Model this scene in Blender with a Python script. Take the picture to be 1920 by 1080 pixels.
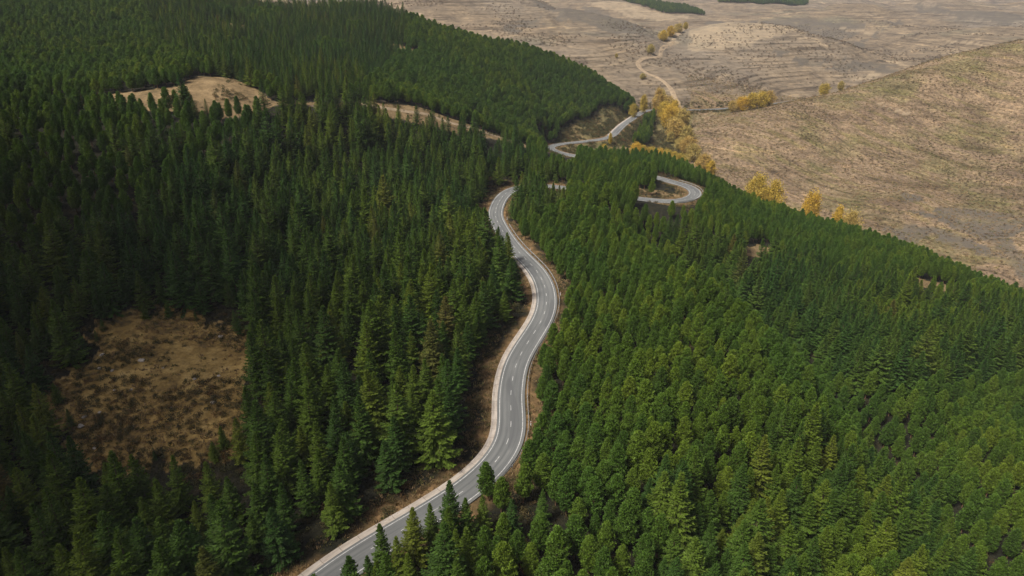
import bpy, math, random
import numpy as np
from mathutils import Vector

# ------------------------------------------------------------------ camera, sky, sun, exposure
S = bpy.context.scene
for o in list(bpy.data.objects):
    bpy.data.objects.remove(o)
C = S.collection
CAMZ, PITCH, FPX = 100.0, math.radians(24.4), 1280.0
SUN_EL, SUN_AZ = 53.0, -128.0        # degrees; azimuth measured from +Y towards +X

cam = bpy.data.cameras.new('camera')
cam.sensor_width = 36.0
cam.lens = 24.0
cam.clip_start = 0.5
cam.clip_end = 40000
camo = bpy.data.objects.new('camera', cam)
C.objects.link(camo)
camo.location = (0, 0, CAMZ)
camo.rotation_euler = (math.radians(90) - PITCH, 0, 0)
S.camera = camo

W = bpy.data.worlds.new('World')
S.world = W
W.use_nodes = True
nt = W.node_tree
sky = nt.nodes.new('ShaderNodeTexSky')
sky.sky_type = 'NISHITA'
sky.sun_disc = False
sky.sun_elevation = math.radians(SUN_EL)
sky.sun_rotation = math.radians(SUN_AZ)
sky.air_density = 1.0
sky.dust_density = 9.0
sky.ozone_density = 1.0
bg = nt.nodes['Background']
nt.links.new(sky.outputs['Color'], bg.inputs['Color'])
bg.inputs['Strength'].default_value = 0.05

sun = bpy.data.lights.new('sun', 'SUN')
sun.energy = 2.8
sun.angle = math.radians(13)
sun.color = (1.0, 0.97, 0.915)
suno = bpy.data.objects.new('sun', sun)
C.objects.link(suno)
_e, _a = math.radians(SUN_EL), math.radians(SUN_AZ)
sdir = Vector((math.sin(_a) * math.cos(_e), math.cos(_a) * math.cos(_e), math.sin(_e)))
suno.rotation_euler = sdir.to_track_quat('Z', 'Y').to_euler()
suno.location = (0, 0, 500)

S.view_settings.view_transform = 'Standard'
S.view_settings.look = 'None'
S.view_settings.exposure = 0.95
S.view_settings.gamma = 1.0
S.render.engine = 'CYCLES'
S.cycles.use_denoising = True
S.cycles.denoiser = 'OPENIMAGEDENOISE'
S.cycles.denoising_input_passes = 'RGB_ALBEDO_NORMAL'
S.cycles.denoising_prefilter = 'ACCURATE'
S.cycles.max_bounces = 5
S.cycles.diffuse_bounces = 2
S.cycles.glossy_bounces = 1
S.cycles.transmission_bounces = 2
S.cycles.transparent_max_bounces = 4
S.cycles.volume_bounces = 0
S.cycles.caustics_reflective = False
S.cycles.caustics_refractive = False
S.cycles.sample_clamp_indirect = 3.0

RNG = np.random.default_rng(7)
random.seed(7)

# ------------------------------------------------------------------ helpers
CP_, SP_ = math.cos(PITCH), math.sin(PITCH)


def uof(px, py):
    """x/Y of the ray through a point of the photograph (1920 x 1080)"""
    return ((px - 960) / FPX) / (CP_ - (py - 540) / FPX * SP_)


def slope(py):
    yy = -(py - 540) / FPX
    return (-SP_ + yy * CP_) / (CP_ + yy * SP_)


def PY(px, py, Y, z=None):
    """world point at forward distance Y along the ray (z overrides the height)"""
    zz = CAMZ + Y * slope(py) if z is None else z
    return (uof(px, py) * Y, Y, zz)


def PZ(px, py, z):
    """world point where the ray meets height z"""
    Y = (z - CAMZ) / slope(py)
    return (uof(px, py) * Y, Y, z)


def project(x, y, z):
    dz = z - CAMZ
    w = y * CP_ - dz * SP_
    v = y * SP_ + dz * CP_
    w = np.where(w < 0.1, 0.1, w)
    return 960 + FPX * x / w, 540 - FPX * v / w, w


def hash2(i, j, k):
    n = (i * 374761393 + j * 668265263 + k * 974634777) & 0xFFFFFFFF
    n = ((n ^ (n >> 13)) * 1274126177) & 0xFFFFFFFF
    return ((n ^ (n >> 16)) & 0xFFFF) / 65535.0


def vnoise(x, y, k=0):
    x = np.asarray(x, float); y = np.asarray(y, float)
    xi = np.floor(x).astype(np.int64); yi = np.floor(y).astype(np.int64)
    fx = x - xi; fy = y - yi
    fx = fx * fx * (3 - 2 * fx); fy = fy * fy * (3 - 2 * fy)
    a = hash2(xi, yi, k); b = hash2(xi + 1, yi, k)
    c = hash2(xi, yi + 1, k); d = hash2(xi + 1, yi + 1, k)
    return (a * (1 - fx) + b * fx) * (1 - fy) + (c * (1 - fx) + d * fx) * fy


def fbm(x, y, k=0, n=4):
    r = 0; a = 0.5; t = 0
    for i in range(n):
        r = r + a * vnoise(x * 2 ** i + 17.3 * i, y * 2 ** i - 9.1 * i, k + i); t += a; a *= 0.5
    return r / t


def inpoly(x, y, poly):
    x = np.asarray(x, float); y = np.asarray(y, float)
    r = np.zeros(x.shape, bool)
    n = len(poly)
    for i in range(n):
        x0, y0 = poly[i]; x1, y1 = poly[(i + 1) % n]
        c = ((y0 > y) != (y1 > y)) & (x < (x1 - x0) * (y - y0) / ((y1 - y0) or 1e-9) + x0)
        r ^= c
    return r


def smooth(e0, e1, x):
    t = np.clip((x - e0) / (e1 - e0), 0, 1)
    return t * t * (3 - 2 * t)


# ------------------------------------------------------------------ terrain heights
ctrl = []
for t in [  # ground seen in the photo at a known height
    (620, 1080, 0), (800, 960, 0), (930, 860, 0), (957, 740, 0), (1022, 580, 0), (1000, 505, 0), (940, 420, -1), (950, 360, -2),
    (1150, 600, -3), (1100, 700, -2), (1230, 700, -2), (1300, 820, -4), (1200, 1000, -5), (1050, 960, -2), (1300, 600, -6),
    (1300, 480, -20), (1400, 590, -24), (1540, 720, -31), (1680, 880, -37), (1800, 1080, -40), (1480, 1000, -24),
    (1700, 600, -40), (1850, 700, -45), (1900, 880, -46), (1550, 560, -36), (1150, 450, -8),
    (800, 800, 2), (700, 880, 1.5), (850, 650, 4), (800, 500, 5), (600, 330, 14), (800, 300, 10), (900, 330, 3), (550, 500, 6),
    (300, 700, 2), (300, 580, 6), (300, 830, -2), (100, 1000, -4), (500, 1050, -2), (50, 600, 8), (100, 420, 25), (0, 800, 0),
    (350, 420, 18), (0, 320, 36),
    (1045, 350, -5), (1195, 371, -8), (1300, 362, -11), (1265, 342, -13), (1150, 308, -17), (1050, 287, -21), (1035, 276, -22), (1100, 264, -25),
    (1150, 254, -27), (1190, 220, -30), (1216, 205, -33), (1280, 206, -35), (1400, 200, -36), (1530, 184, -33),
]:
    ctrl.append(PZ(*t))
for t in [
    # left bench with the small bare slope and its rim
    (100, 250, 273), (150, 182, 300, 45), (0, 170, 300, 48), (250, 182, 338), (400, 195, 306, 39), (400, 190, 335), (400, 150, 372),
    (500, 190, 335, 36), (600, 195, 340, 27), (620, 189, 390), (720, 203, 395), (800, 215, 410), (880, 240, 422), (950, 262, 440), (1010, 280, 462),
    (720, 203, 365, 20), (880, 245, 390, 4),
    # forest behind the track
    (200, 150, 380, 50), (150, 60, 470, 57), (100, 0, 560, 74), (0, -40, 620, 92), (400, 30, 560, 62), (600, 60, 560, 50), (600, 10, 700, 66), (400, -20, 760, 86),
    (800, 170, 460, 24), (800, 100, 580, 37), (800, 35, 680, 54), (700, 5, 720, 70), (900, 72, 700, 40), (1000, 90, 720, 28),
    (1100, 130, 740, 6), (1180, 182, 752, -22), (1140, 200, 695, -17), (1100, 215, 650, -19), (1060, 236, 592, -16), (1030, 256, 540, -13), (1000, 240, 530, -12), (1000, 170, 600, 4), (900, 150, 560, 17), (900, 210, 460, 10),
    (1190, 192, 742, -22), (1150, 170, 735, -12),
    # behind that ridge
    (900, 50, 830, 28), (800, 20, 830, 40), (1000, 60, 850, 10), (1100, 100, 860, -6), (900, 50, 960, 8), (780, 10, 990, 20), (600, -10, 960, 62), (200, -60, 900, 110),
    # brown hills beyond
    (1000, 88, 1000), (900, 30, 1200), (780, 0, 1300), (1100, 100, 920), (1200, 120, 930), (1240, 150, 860), (1270, 190, 800), (1250, 95, 1080), (1290, 65, 1300),
    (1150, 60, 1150), (1000, 0, 1600), (700, -20, 1500), (400, -40, 1600, 120), (100, -60, 1600, 125),
    (1400, 170, 860), (1450, 110, 1050), (1340, 46, 1250), (1400, 40, 1280), (1460, 40, 1280), (1520, 52, 1250), (1580, 76, 1170), (1360, 46, 1560, -12), (1440, 40, 1580, -14), (1520, 50, 1560, -18), (1600, 75, 1500, -22),
    (1640, 100, 1250), (1560, 34, 1780), (1650, 14, 1920), (1850, 16, 1950), (1930, 34, 1800), (1650, 12, 2500, -20), (1850, 14, 2500, -10),
    (1050, 12, 1350), (1120, 28, 1290), (1190, 50, 1200), (1215, 72, 1090), (1060, 12, 1700, -5), (1140, 28, 1600, -12), (1700, 30, 1900), (1800, 62, 1450),
    (1900, 45, 1700), (1750, 2, 2020), (1750, 0, 2600, -10), (1600, 16, 2600), (1430, 10, 2200), (1240, 18, 2000),
    (1750, -10, 2900, 5), (1000, -10, 2600, 60),
    # brown slope on the right
    (1322, 247, 680), (1330, 300, 620), (1400, 215, 715), (1500, 190, 760), (1600, 165, 790), (1700, 135, 800), (1800, 105, 812), (1920, 80, 830), (2050, 60, 830),
    (1600, 165, 960, -34), (1700, 135, 1000, -24), (1900, 80, 1010, 0), (1480, 190, 900, -38),
    (1500, 330, 590), (1600, 280, 650), (1700, 250, 680), (1850, 200, 720), (1850, 330, 600), (1700, 380, 530), (1900, 480, 430), (1400, 290, 620), (2050, 420, 480),
    # the ridge at the far edge of the right-hand wood, and the stream hidden behind it
    (1250, 292, 510, -27), (1330, 328, 450, -29), (1400, 365, 412, -32), (1500, 400, 402, -40), (1600, 425, 390, -46), (1700, 455, 370, -49), (1800, 490, 350, -53), (1880, 520, 332, -56),
    (2000, 540, 320, -60),
    (1272, 286, 650), (1297, 312, 588), (1400, 340, 500, -62), (1500, 380, 478, -68), (1600, 410, 458, -73), (1700, 440, 435, -77), (1800, 470, 412, -80), (1900, 510, 395, -83),
    (1256, 252, 700), (1262, 222, 755),
    # far field and near field
    (200, -80, 4000, 90), (700, -30, 4000, 60), (1300, -10, 4200, 2), (1550, 0, 4500, 0), (1850, 0, 4200, 20),
    (0, -100, 9000, 140), (700, -60, 9000, 130), (1400, -20, 9000, 70), (1900, -30, 9000, 110),
    (0, 1080, 50, -6), (960, 1080, 50, -4), (1900, 1080, 50, -30), (0, 1080, 12, -6), (960, 1080, 12, -4), (1900, 1080, 12, -20),
]:
    ctrl.append(PY(*t))
ctrl = np.array(ctrl)
KU = 1.3
cu = np.stack([ctrl[:, 0] / ctrl[:, 1] * KU, np.log(ctrl[:, 1])], 1)


def tpsk(d2):
    return 0.5 * d2 * np.log(d2 + 1e-9)


_n = len(cu)
_A = np.zeros((_n + 3, _n + 3))
_A[:_n, :_n] = tpsk(((cu[:, None] - cu[None]) ** 2).sum(-1)) + np.eye(_n) * 2e-4
_A[:_n, _n] = 1; _A[:_n, _n + 1:] = cu
_A[_n, :_n] = 1; _A[_n + 1:, :_n] = cu.T
_w = np.linalg.solve(_A, np.concatenate([ctrl[:, 2], [0, 0, 0]]))


def _line(pts):
    P = np.array([PZ(*p)[:2] for p in pts])
    t = np.linspace(0, len(P) - 1, 70)
    return np.stack([np.interp(t, np.arange(len(P)), P[:, k]) for k in (0, 1)], 1)


GULLY_A = _line([(1235, 465, -14), (1350, 560, -20), (1480, 660, -27), (1600, 780, -33), (1700, 900, -37), (1780, 1050, -40)])
GULLY_B = _line([(1960, 740, -48), (1800, 800, -44), (1690, 880, -38)])


def base_height(x, y):
    x = np.asarray(x, float).ravel(); y = np.asarray(y, float).ravel()
    u = np.clip(x / y, -1.5, 1.5) * KU; v = np.log(y)
    out = np.empty(len(x))
    for s in range(0, len(x), 20000):
        e = slice(s, s + 20000)
        d2 = (u[e, None] - cu[None, :, 0]) ** 2 + (v[e, None] - cu[None, :, 1]) ** 2
        out[e] = tpsk(d2) @ _w[:_n] + _w[_n] + _w[_n + 1] * u[e] + _w[_n + 2] * v[e]
    # two shallow gullies running down through the right-hand pines
    near_ = np.where(y < 430)[0]
    for line, dep, wid in ((GULLY_A, 10.0, 17.0), (GULLY_B, 7.0, 14.0)):
        d2 = np.full(len(near_), 1e12)
        for q in line:
            d2 = np.minimum(d2, (x[near_] - q[0]) ** 2 + (y[near_] - q[1]) ** 2)
        out[near_] += -dep * np.exp(-d2 / wid ** 2) + dep * .55 * np.exp(-(np.sqrt(d2) - 2.1 * wid) ** 2 / (wid * 1.1) ** 2)
    amp = np.clip((y - 120) / 1200, 0.02, 6.0)
    far = smooth(700, 1300, y)
    out += (fbm(x / 60, y / 60, 3) - 0.5) * (2.0 + 4 * far) * np.clip(y / 300, .4, 1)
    out += (fbm(x / 260, y / 260, 9) - 0.5) * 75 * smooth(950, 1500, y) * np.clip(y / 2200, .35, 1.6)
    # side gullies running down the open hills
    wx = x + 60 * (fbm(x / 150, y / 150, 21) - .5); wy = y + 60 * (fbm(x / 150, y / 150, 22) - .5)
    gul_ = 1 - np.abs(2 * vnoise(wx / 130, wy / 240, 23) - 1)
    out -= smooth(.72, 1.0, gul_) * 6.0 * smooth(880, 1050, y) * np.clip(y / 1600, .5, 1.6)
    gl2 = 1 - np.abs(2 * vnoise(wx / 95 + 3, wy / 60, 24) - 1)
    out -= smooth(.80, 1.0, gl2) * 1.6 * smooth(.16, .24, x / y) * smooth(430, 520, y) * (1 - smooth(800, 900, y))
    # old plough terraces on the open hills
    h = out
    step = 3.2
    ter = (h / step - np.floor(h / step))
    out = h + far * (smooth(0.55, 0.95, ter) - ter) * step * 0.55
    return out


# ------------------------------------------------------------------ the road, laid on the terrain
road_px = [(560, 1128, 0), (590, 1104, 0), (646, 1061, 0), (704, 1024, 0), (764, 988, 0), (818, 955, 0), (867, 923, 0), (910, 888, 0), (935.5, 859.5, 0), (954, 828, 0),
           (959, 797, 0), (958, 769, 0), (957, 742, 0), (960, 716.5, 0), (964, 693.5, 0), (972, 672, 0), (983, 652, 0), (995, 634, 0), (1006, 617, 0),
           (1016, 600, 0), (1022, 585, 0), (1025, 570, 0), (1025, 555, 0), (1023, 542, 0), (1019, 529, 0), (1013, 517.6, 0), (1005, 505.6, 0),
           (994, 494, -.1), (984, 484, -.2), (970, 470, -.4), (955, 452, -.6), (944, 436, -.8), (935, 420, -1), (929.5, 408, -1.2), (929, 396, -1.4), (933, 383, -1.7),
           (940, 371, -2), (953, 359, -2.4), (975, 351, -3), (1010, 348, -4), (1045, 350, -5), (1090, 357, -6), (1140, 365, -7), (1195, 372, -8), (1250, 377, -9),
           (1282, 375, -10), (1302, 367, -10.8), (1302, 357, -11.6), (1287, 348, -12.4), (1262, 341, -13.2), (1215, 328, -15), (1150, 309, -17.2), (1095, 295.5, -19.3),
           (1055, 287.5, -20.8), (1037, 281.5, -21.6), (1031, 276, -22.2), (1042, 271.5, -22.9), (1068, 268, -24), (1100, 264.5, -25), (1132, 260, -26), (1148, 254, -27),
           (1157, 245, -27.8), (1170, 233, -28.7), (1189, 220, -30), (1203, 211, -31.5), (1216, 206.5, -33), (1240, 205.5, -34), (1280, 206, -35), (1340, 204.5, -36),
           (1400, 199.5, -36), (1460, 193, -35), (1530, 184, -33), (1600, 176, -31)]


def spline(pts, step=1.0, sm=3.0):
    P = np.array(pts, float)
    P = np.vstack([2 * P[0] - P[1], P, 2 * P[-1] - P[-2]])
    out = []
    for i in range(1, len(P) - 2):
        p0, p1, p2, p3 = P[i - 1:i + 3]
        L = np.linalg.norm((p2 - p1)[:2])
        m = max(2, int(L / 0.5))
        # centripetal-like: use chord-scaled tangents so uneven spacing does not loop
        l0 = max(np.linalg.norm((p1 - p0)[:2]), 1e-3); l2 = max(np.linalg.norm((p3 - p2)[:2]), 1e-3)
        t1 = ((p1 - p0) / l0 * L + (p2 - p1) * l0 / L * (L / l0) ** 1) * 0.5 if False else (p2 - p0) / (l0 + L) * L
        t2 = (p3 - p1) / (L + l2) * L
        s = np.linspace(0, 1, m, endpoint=False)[:, None]
        out.append((2 * s**3 - 3 * s**2 + 1) * p1 + (s**3 - 2 * s**2 + s) * t1 + (-2 * s**3 + 3 * s**2) * p2 + (s**3 - s**2) * t2)
    Q = np.vstack(out + [P[-2][None]])
    d = np.concatenate([[0], np.cumsum(np.linalg.norm(np.diff(Q[:, :2], axis=0), axis=1))])
    n = int(d[-1] / step)
    s = np.linspace(0, d[-1], n)
    R = np.stack([np.interp(s, d, Q[:, k]) for k in range(3)], 1)
    if sm:
        r = int(3 * sm / step)
        kx = np.arange(-r, r + 1) * step
        g = np.exp(-0.5 * (kx / sm) ** 2); g /= g.sum()
        Rp = np.vstack([2 * R[0] - R[r:0:-1], R, 2 * R[-1] - R[-2:-r - 2:-1]])
        R = np.stack([np.convolve(Rp[:, k], g, 'valid') for k in range(3)], 1)
    return R


def frame(R):
    T = np.gradient(R[:, :2], axis=0)
    T /= np.linalg.norm(T, axis=1)[:, None]
    N = np.stack([T[:, 1], -T[:, 0]], 1)       # to the right of travel
    s = np.concatenate([[0], np.cumsum(np.linalg.norm(np.diff(R[:, :2], axis=0), axis=1))])
    return T, N, s


ROAD = spline([PZ(*p) for p in road_px], 1.0, 4.0)
RT, RN, RS = frame(ROAD)


def road_s(px, py, z):
    p = np.array(PZ(px, py, z))
    return RS[np.argmin(((ROAD[:, :2] - p[:2]) ** 2).sum(1))]


def nearest(x, y, R, N, far=60.0):
    """distance to a line, signed offset to its right, and the line's height there"""
    x = np.asarray(x, float).ravel(); y = np.asarray(y, float).ravel()
    d = np.full(len(x), 1e9); off = np.zeros(len(x)); z = np.zeros(len(x)); idx = np.zeros(len(x), int)
    lo = R[:, :2].min(0) - far; hi = R[:, :2].max(0) + far
    m = np.where((x > lo[0]) & (x < hi[0]) & (y > lo[1]) & (y < hi[1]))[0]
    for s in range(0, len(m), 4000):
        q = m[s:s + 4000]
        d2 = (x[q, None] - R[None, :, 0]) ** 2 + (y[q, None] - R[None, :, 1]) ** 2
        k = d2.argmin(1)
        d[q] = np.sqrt(d2[np.arange(len(q)), k])
        off[q] = (x[q] - R[k, 0]) * N[k, 0] + (y[q] - R[k, 1]) * N[k, 1]
        z[q] = R[k, 2]; idx[q] = k
    return d, off, z, idx


def height(x, y, want=False):
    h = base_height(x, y)
    d, off, z, idx = nearest(x, y, ROAD, RN)
    k = 1 - smooth(6.0, 16.0, d)
    h = h * (1 - k) + (z - 0.4) * k
    if want:
        return h, d, off, idx
    return h


_YS = np.exp(np.linspace(math.log(60), math.log(3500), 1300))


def ground_at(px, py):
    """first point of the ground met by the ray through a photo point"""
    h = base_height(uof(px, py) * _YS, _YS)
    k = np.argmax(CAMZ + _YS * slope(py) < h)
    Y = _YS[k]
    return (uof(px, py) * Y, Y, h[k])


# ------------------------------------------------------------------ layout curves of the woods, in x/Y against Y
def curve(pts):
    a = sorted((uof(p[0], p[1]), p[2]) for p in pts)
    us = np.array([q[0] for q in a]); ys = np.array([q[1] for q in a])
    return lambda u: np.interp(u, us, ys)


B1 = curve([(-200, 165, 330), (0, 168, 326), (150, 175, 322), (200, 180, 320), (240, 180, 316), (400, 195, 315), (470, 190, 336), (520, 190, 357), (600, 195, 376), (690, 198, 388), (720, 205, 388), (780, 215, 396), (880, 245, 413), (950, 265, 432),
            (1000, 282, 440), (1040, 283, 478), (1100, 275, 492), (1150, 270, 494), (1190, 285, 480), (1250, 300, 482), (1290, 310, 486), (1330, 328, 462), (1400, 365, 418), (1500, 400, 408), (1600, 425, 396),
            (1700, 455, 376), (1800, 490, 356), (1870, 518, 338), (2000, 525, 326)])
B2 = curve([(-200, 158, 331), (0, 158, 330), (150, 168, 332), (220, 172, 346), (330, 165, 352), (375, 148, 378), (440, 150, 381), (480, 165, 370), (510, 182, 358), (600, 188, 380), (680, 190, 397), (720, 197, 404),
            (800, 208, 421), (880, 232, 431), (950, 255, 447), (1010, 268, 486), (1030, 256, 532), (1060, 236, 588), (1100, 215, 645), (1120, 206, 676), (1150, 198, 702), (1190, 192, 732), (1200, 190, 765)])
B3 = curve([(-300, -60, 900), (300, -30, 800), (400, 5, 690), (600, 5, 750), (700, 5, 740), (800, 35, 702), (900, 70, 722), (1000, 90, 742), (1100, 130, 760), (1185, 182, 764), (1200, 190, 764), (1206, 190, 300)])
def outline(pts, seed, sub=6, amp=0.12):
    """the given outline with its edge made uneven"""
    r = random.Random(seed)
    n = len(pts); c = np.mean(np.array(pts), 0); out = []
    for i in range(n):
        a = np.array(pts[i]); b = np.array(pts[(i + 1) % n])
        for k in range(sub):
            p = a + (b - a) * k / sub
            out.append(tuple(c + (p - c) * (1 + r.uniform(-amp, amp))))
    return out


def wpoly(pts, z):
    return [ground_at(px, py)[:2] for px, py in pts]


CLEAR = outline(wpoly([(70, 745), (150, 668), (190, 615), (262, 582), (330, 578), (400, 604), (450, 622), (500, 668), (465, 705), (480, 745), (445, 790), (448, 836), (390, 868), (300, 862), (215, 895), (130, 868), (110, 805)], 3), 3, 5, .12)
BARE = [(wpoly([(1390, 462), (1440, 458), (1450, 476), (1400, 482)], -26)), ([PY(*q)[:2] for q in [(1705, 512, 318), (1800, 505, 322), (1820, 518, 312), (1720, 522, 308)]]),
        [PY(*q)[:2] for q in [(870, 170, 505), (900, 175, 505), (960, 190, 492), (955, 200, 480), (880, 190, 482)]],
        [PY(*q)[:2] for q in [(735, 45, 612), (790, 60, 606), (790, 72, 588), (735, 60, 590)]],
        [PY(*q)[:2] for q in [(365, 5, 600), (470, 10, 610), (460, 12, 580), (365, 10, 575)]],
        wpoly([(1175, 352), (1200, 360), (1250, 368), (1285, 366), (1290, 356), (1260, 362), (1210, 356)], -9)]
TRACKS = {
    'forest': [(40, 164, 318), (130, 170, 322), (235, 183, 333), (320, 187, 338), (420, 190, 340), (500, 188, 350), (570, 189, 362), (620, 189.5, 390), (670, 197, 392), (720, 203, 396), (770, 208, 405), (800, 214, 412), (840, 227, 417),
               (880, 240, 423), (915, 251, 432), (950, 262, 441), (985, 273, 455), (1012, 280, 468), (1030, 284, 490)],
}
TR = spline([(PY(*p)) for p in TRACKS['forest']], 2.0, 5.0)
TT, TN, TS = frame(TR)
VAL = spline([PY(1222, 205, 772), PY(1277, 200, 778), PY(1266, 180, 810), PY(1258, 163, 836), PY(1238, 150, 862), PY(1208, 140, 890), PY(1196, 128, 920), PY(1198, 118, 945), PY(1212, 110, 975),
              PY(1236, 104, 1010), PY(1240, 92, 1070), PY(1262, 82, 1140), PY(1282, 72, 1230), PY(1296, 60, 1330), PY(1290, 50, 1440)], 3.0, 6.0)
VT, VN, VS = frame(VAL)


def zones(x, y):
    """0 open, 1 wood; plus distances to road and track"""
    u = x / y
    wood = (y < B1(u)) | ((y > B2(u)) & (y < B3(u)))
    cl = inpoly(x, y, CLEAR)
    bare = np.zeros(len(x), bool)
    for b in BARE:
        bare |= inpoly(x, y, b)
    return wood, cl, bare


# ------------------------------------------------------------------ materials
def newmat(name):
    m = bpy.data.materials.new(name)
    m.use_nodes = True
    n = m.node_tree
    b = n.nodes['Principled BSDF']
    b.inputs['Roughness'].default_value = 0.85
    b.inputs['Specular IOR Level'].default_value = 0.2
    return m, n, b


def ramp(n, stops, fac=None):
    r = n.nodes.new('ShaderNodeValToRGB')
    el = r.color_ramp.elements
    while len(el) > 1:
        el.remove(el[-1])
    el[0].position, el[0].color = stops[0][0], (*stops[0][1], 1)
    for p, c in stops[1:]:
        e = el.new(p); e.color = (*c, 1)
    if fac is not None:
        n.links.new(fac, r.inputs[0])
    return r.outputs[0]


def noise(n, scale, detail=4, rough=0.55, vec=None, dist=0.0):
    t = n.nodes.new('ShaderNodeTexNoise')
    t.inputs['Scale'].default_value = scale
    t.inputs['Detail'].default_value = detail
    t.inputs['Roughness'].default_value = rough
    t.inputs['Distortion'].default_value = dist
    if vec is not None:
        n.links.new(vec, t.inputs['Vector'])
    return t.outputs[0]


def mixc(n, fac, a, b, mode='MIX'):
    m = n.nodes.new('ShaderNodeMix')
    m.data_type = 'RGBA'; m.blend_type = mode; m.clamp_factor = True
    if isinstance(fac, (int, float)):
        m.inputs[0].default_value = fac
    else:
        n.links.new(fac, m.inputs[0])
    for sock, v in ((m.inputs[6], a), (m.inputs[7], b)):
        if isinstance(v, tuple):
            sock.default_value = (*v, 1)
        else:
            n.links.new(v, sock)
    return m.outputs[2]


def mth(n, op, a, b=None, c=None):
    m = n.nodes.new('ShaderNodeMath'); m.operation = op
    for i, v in enumerate((a, b, c)):
        if v is None:
            continue
        if isinstance(v, (int, float)):
            m.inputs[i].default_value = v
        else:
            n.links.new(v, m.inputs[i])
    return m.outputs[0]


def coords(n, kind='Object'):
    return n.nodes.new('ShaderNodeTexCoord').outputs[kind]


def mapping(n, vec, scale=(1, 1, 1), rot=(0, 0, 0)):
    m = n.nodes.new('ShaderNodeMapping')
    m.inputs['Scale'].default_value = scale
    m.inputs['Rotation'].default_value = rot
    n.links.new(vec, m.inputs['Vector'])
    return m.outputs[0]


def attr(n, name, out='Color'):
    a = n.nodes.new('ShaderNodeAttribute'); a.attribute_name = name
    return a.outputs[out]


def foliage_mat(name, stops, leaf_var=0.35, trans=0.25, regional=None):
    """needles: one tone per tree, another small change per spray; some light comes through"""
    m, n, b = newmat(name)
    info = n.nodes.new('ShaderNodeObjectInfo')
    tone = ramp(n, stops, info.outputs['Random'])
    if regional:
        # stands of one kind grow in slightly different greens across the hills
        f = noise(n, 0.012, 2, 0.5, info.outputs['Location'])
        tone = mixc(n, mth(n, 'MULTIPLY', ramp(n, [(0.42, (0, 0, 0)), (0.62, (1, 1, 1))], f), 0.6), tone, regional)
    lv = attr(n, 'leaf', 'Fac')
    k = mth(n, 'ADD', mth(n, 'MULTIPLY', lv, leaf_var * 2), 1 - leaf_var)
    vm = n.nodes.new('ShaderNodeVectorMath'); vm.operation = 'SCALE'
    n.links.new(tone, vm.inputs[0]); n.links.new(k, vm.inputs['Scale'])
    col = vm.outputs[0]
    n.links.new(col, b.inputs['Base Color'])
    b.inputs['Roughness'].default_value = 0.6
    tr = n.nodes.new('ShaderNodeBsdfTranslucent')
    n.links.new(col, tr.inputs['Color'])
    mx = n.nodes.new('ShaderNodeMixShader')
    mx.inputs[0].default_value = trans
    n.links.new(b.outputs[0], mx.inputs[1]); n.links.new(tr.outputs[0], mx.inputs[2])
    n.links.new(mx.outputs[0], n.nodes['Material Output'].inputs['Surface'])
    return m


M = {}
M['spruce'] = foliage_mat('spruce_needles', [(0.0, (0.036, 0.072, 0.012)), (0.3, (0.054, 0.098, 0.012)), (0.6, (0.078, 0.122, 0.012)), (0.9, (0.105, 0.145, 0.014)), (0.985, (0.12, 0.14, 0.016)), (1, (0.12, 0.095, 0.022))], leaf_var=.5, regional=(0.034, 0.086, 0.018))
M['pine'] = foliage_mat('pine_needles', [(0.0, (0.052, 0.098, 0.012)), (0.4, (0.076, 0.134, 0.013)), (0.7, (0.104, 0.164, 0.014)), (1, (0.140, 0.190, 0.017))], leaf_var=.6, regional=(0.056, 0.124, 0.018))
M['poplar'] = foliage_mat('poplar_leaves', [(0, (0.38, 0.29, 0.055)), (0.5, (0.47, 0.335, 0.05)), (1, (0.50, 0.32, 0.04))], trans=0.3)
M['poplar_pale'] = foliage_mat('fading_poplar_leaves', [(0, (0.36, 0.29, 0.09)), (0.5, (0.40, 0.30, 0.085)), (1, (0.40, 0.27, 0.075))], trans=0.3)
M['rust'] = foliage_mat('russet_leaves', [(0, (0.12, 0.055, 0.02)), (1, (0.18, 0.075, 0.025))])
M['olive'] = foliage_mat('olive_scrub', [(0, (0.045, 0.048, 0.018)), (0.5, (0.065, 0.062, 0.022)), (0.8, (0.10, 0.075, 0.028)), (1, (0.12, 0.065, 0.025))])
M['straw'] = foliage_mat('straw', [(0, (0.20, 0.135, 0.070)), (0.4, (0.27, 0.185, 0.095)), (0.7, (0.23, 0.175, 0.075)), (0.85, (0.15, 0.135, 0.045)), (1, (0.10, 0.10, 0.035))])
M['heath'] = foliage_mat('heath', [(0, (0.085, 0.065, 0.045)), (0.6, (0.12, 0.085, 0.055)), (0.8, (0.10, 0.09, 0.045)), (1, (0.17, 0.10, 0.06))])


def bark_mat(name, c0, c1):
    m, n, b = newmat(name)
    v = mapping(n, coords(n), (3, 3, 0.6))
    n.links.new(ramp(n, [(0.3, c0), (0.7, c1)], noise(n, 3, 4, 0.6, v)), b.inputs['Base Color'])
    return m


M['bark'] = bark_mat('spruce_bark', (0.06, 0.042, 0.03), (0.13, 0.09, 0.06))
M['pinebark'] = bark_mat('pine_bark', (0.08, 0.05, 0.03), (0.20, 0.11, 0.06))
M['greybark'] = bark_mat('pale_bark', (0.16, 0.14, 0.11), (0.32, 0.28, 0.22))


# ------------------------------------------------------------------ object helpers
def link(name, me, mat=None, parent=None):
    o = bpy.data.objects.new(name, me)
    C.objects.link(o)
    if mat is not None:
        me.materials.append(mat)
    if parent is not None:
        o.parent = parent
    return o


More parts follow.
